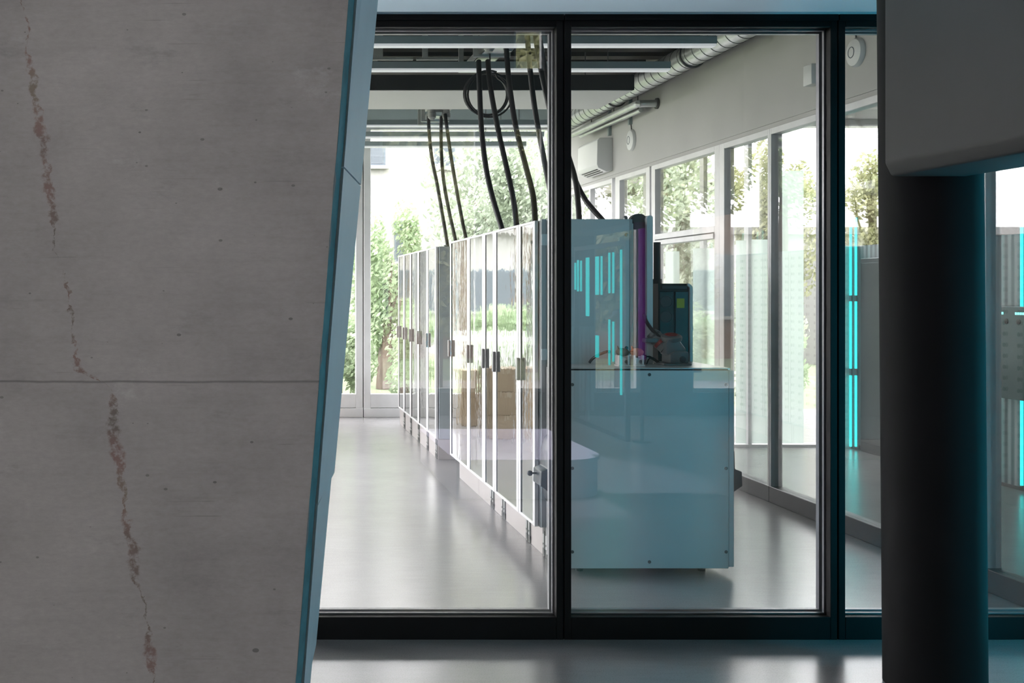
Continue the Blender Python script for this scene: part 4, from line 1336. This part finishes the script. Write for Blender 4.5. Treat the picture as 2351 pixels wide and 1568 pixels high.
# garden left of the far windows: hidden behind the pillar, mirrored in the cabinet doors
for j, (x, y, zc, m_) in enumerate(((-0.9, 23.0, 4.9, 'leaf_olive'), (-4.3, 25.5, 5.2, 'leaf_bright'), (-0.6, 28.5, 5.6, 'leaf_olive'), (-7.8, 28.0, 5.4, 'leaf_olive'), (-4.6, 32.0, 6.0, 'leaf_bright'), (-0.6, 35.6, 6.2, 'leaf_olive'))):
    tree(['first', 'second', 'third', 'fourth', 'fifth', 'sixth'][j] + ' high-crowned street tree reflected in the mirror doors', x, y, zc, 2.0, 2.0 if j % 2 else 2.4, m_, 20 + j, 9000, 0.08)
for j, (x, y) in enumerate(((-1.4, 19.8), (-4.9, 22.3), (-7.4, 23.6), (0.1, 25.6))):
    tree(['first', 'second', 'third', 'fourth'][j] + ' green bush in the garden reflected in the mirror doors', x, y, 0.6, 1.0, 0.9, 'leaf_bright', 30 + j, 7000, 0.07, name='bush', group='garden bushes reflected in the doors')
# behind the hall, reflected in the partition
for j, (x, y, zc, rz_, m_) in enumerate(((3.4, -10.5, 3.6, 2.9, 'leaf_olive'), (1.2, -13.0, 3.9, 3.2, 'leaf_olive'), (7.0, -10.5, 3.4, 2.8, 'leaf_olive'), (10.6, -10.5, 3.5, 2.8, 'leaf_olive'), (14.2, -10.5, 3.5, 2.8, 'leaf_orange'), (5.2, -13.0, 3.9, 3.4, 'leaf_olive'), (8.8, -12.9, 4.0, 3.4, 'leaf_olive'), (12.4, -12.9, 3.9, 3.4, 'leaf_olive'), (4.3, -16.5, 6.0, 3.6, 'leaf_olive'), (6.4, -15.0, 7.0, 3.2, 'leaf_olive'), (10.2, -15.0, 6.8, 3.2, 'leaf_orange'), (14.0, -15.0, 6.8, 3.2, 'leaf_olive'))):
    tree(['first', 'second', 'third', 'fourth', 'fifth', 'sixth', 'seventh', 'eighth', 'ninth', 'tenth', 'eleventh', 'twelfth'][j] + ' autumn tree behind the hall, reflected in the glass partition', x, y, zc, 1.45, rz_, m_, 40 + j, 14000, 0.13)


def house(label, x0, x1, y0, y1, z1, mat, wins, face='y', roof=True):
    t = thing('house', label, 'building', ((x0 + x1) / 2, (y0 + y1) / 2, -0.25), group='houses outside')
    MB().box(x0, x1, y0, y1, -0.25, z1).build('wall', M[mat], t)
    if roof: MB().box(x0 - 0.3, x1 + 0.3, y0 - 0.3, y1 + 0.3, z1, z1 + 0.25).build('roof', M['roof'], t)
    for (u0, u1, w0, w1) in wins:
        f_, p_, s_ = MB(), MB(), MB()
        if face == 'y':
            f_.box(u0 - 0.06, u1 + 0.06, y0 - 0.04, y0, w0 - 0.06, w1 + 0.06); p_.box(u0, u1, y0 - 0.05, y0 - 0.04, w0, w1)
            s_.box(u0 - 0.15, u1 + 0.15, y0 - 0.16, y0 - 0.04, w0 - 0.16, w0 - 0.06)
        elif face == '-y':
            f_.box(u0 - 0.06, u1 + 0.06, y1, y1 + 0.04, w0 - 0.06, w1 + 0.06); p_.box(u0, u1, y1 + 0.04, y1 + 0.05, w0, w1)
            s_.box(u0 - 0.15, u1 + 0.15, y1 + 0.04, y1 + 0.16, w0 - 0.16, w0 - 0.06)
        elif face == '+x':
            f_.box(x1, x1 + 0.04, u0 - 0.06, u1 + 0.06, w0 - 0.06, w1 + 0.06); p_.box(x1 + 0.04, x1 + 0.05, u0, u1, w0, w1)
            s_.box(x1 + 0.04, x1 + 0.16, u0 - 0.15, u1 + 0.15, w0 - 0.16, w0 - 0.06)
        w_ = f_.build('window_frame', M['far_frame'], t)
        p_.build('pane', M['pane_far'], w_)
        s_.build('sill', M['facade'], w_)


house('pale rendered house behind the trees at the far window', 1.5, 9.5, 32.0, 40.0, 8.5, 'facade',
      [(P(852, 0, 32).x, P(880, 0, 32).x, P(0, 376, 32).z, P(0, 338, 32).z), (P(1002, 0, 32).x, P(1040, 0, 32).x, P(0, 378, 32).z, P(0, 338, 32).z),
       (P(910, 0, 32).x, P(938, 0, 32).x, P(0, 596, 32).z, P(0, 512, 32).z), (P(1120, 0, 32).x, P(1160, 0, 32).x, P(0, 590, 32).z, P(0, 512, 32).z)])
house('grey flat-roofed house seen above the transom of the side glazing', 9.9, 11.4, 27.0, 31.0, 4.3, 'facade_grey',
      [(P(1535, 0, 27).x, P(1550, 0, 27).x, 1.9, 3.2), (P(1560, 0, 27).x, P(1575, 0, 27).x, 1.9, 3.2), (P(1592, 0, 27).x, P(1607, 0, 27).x, 1.9, 3.2)])
house('long pale building seen right of the black mullion', 14.3, 24.0, 27.0, 33.0, 4.0, 'facade', [(14.9, 16.1, 1.8, 2.9), (17.0, 18.4, 1.8, 2.9), (19.4, 20.8, 1.8, 2.9)])
house('long white building across the street, reflected in the mirror doors', -26, 1.0, 38.0, 46.0, 3.6, 'facade', [(-24 + 3.0 * j, -22.2 + 3.0 * j, 1.0, 2.3) for j in range(8)])
house('reddish brick building behind the autumn trees, reflected in the glass partition', 0.0, 27.0, -25.0, -20.0, 5.4, 'brick', [(2 + 3.2 * j, 3.6 + 3.2 * j, 1.0, 2.6) for j in range(7)], '-y')
t = thing('picket_fence', 'white picket fence reflected in the mirror doors', 'fence', (-4, 18.2, -0.25))
MB().box(-9, 0.3, 18.18, 18.22, 0.80, 0.88).box(-9, 0.3, 18.18, 18.22, 0.10, 0.17).build('rail', M['fence'], t)
for j in range(46):
    MB().box(-8.95 + j * 0.2, -8.85 + j * 0.2, 18.15, 18.18, -0.25, 0.98).build('picket', M['fence'], t)
struct('road', MB().box(-40, 60, 33.0, 37.0, -0.25, -0.23), M['paving'], 'pale street behind the garden', 'road')
struct('terrace', MB().box(0, 30, 14.4, 17.0, -0.25, -0.2), M['paving'], 'pale paved terrace behind the building', 'ground')
struct('pavement', MB().box(-4, 30, -12.0, -4.35, -0.25, -0.2), M['paving'], 'pale pavement behind the hall windows', 'ground')
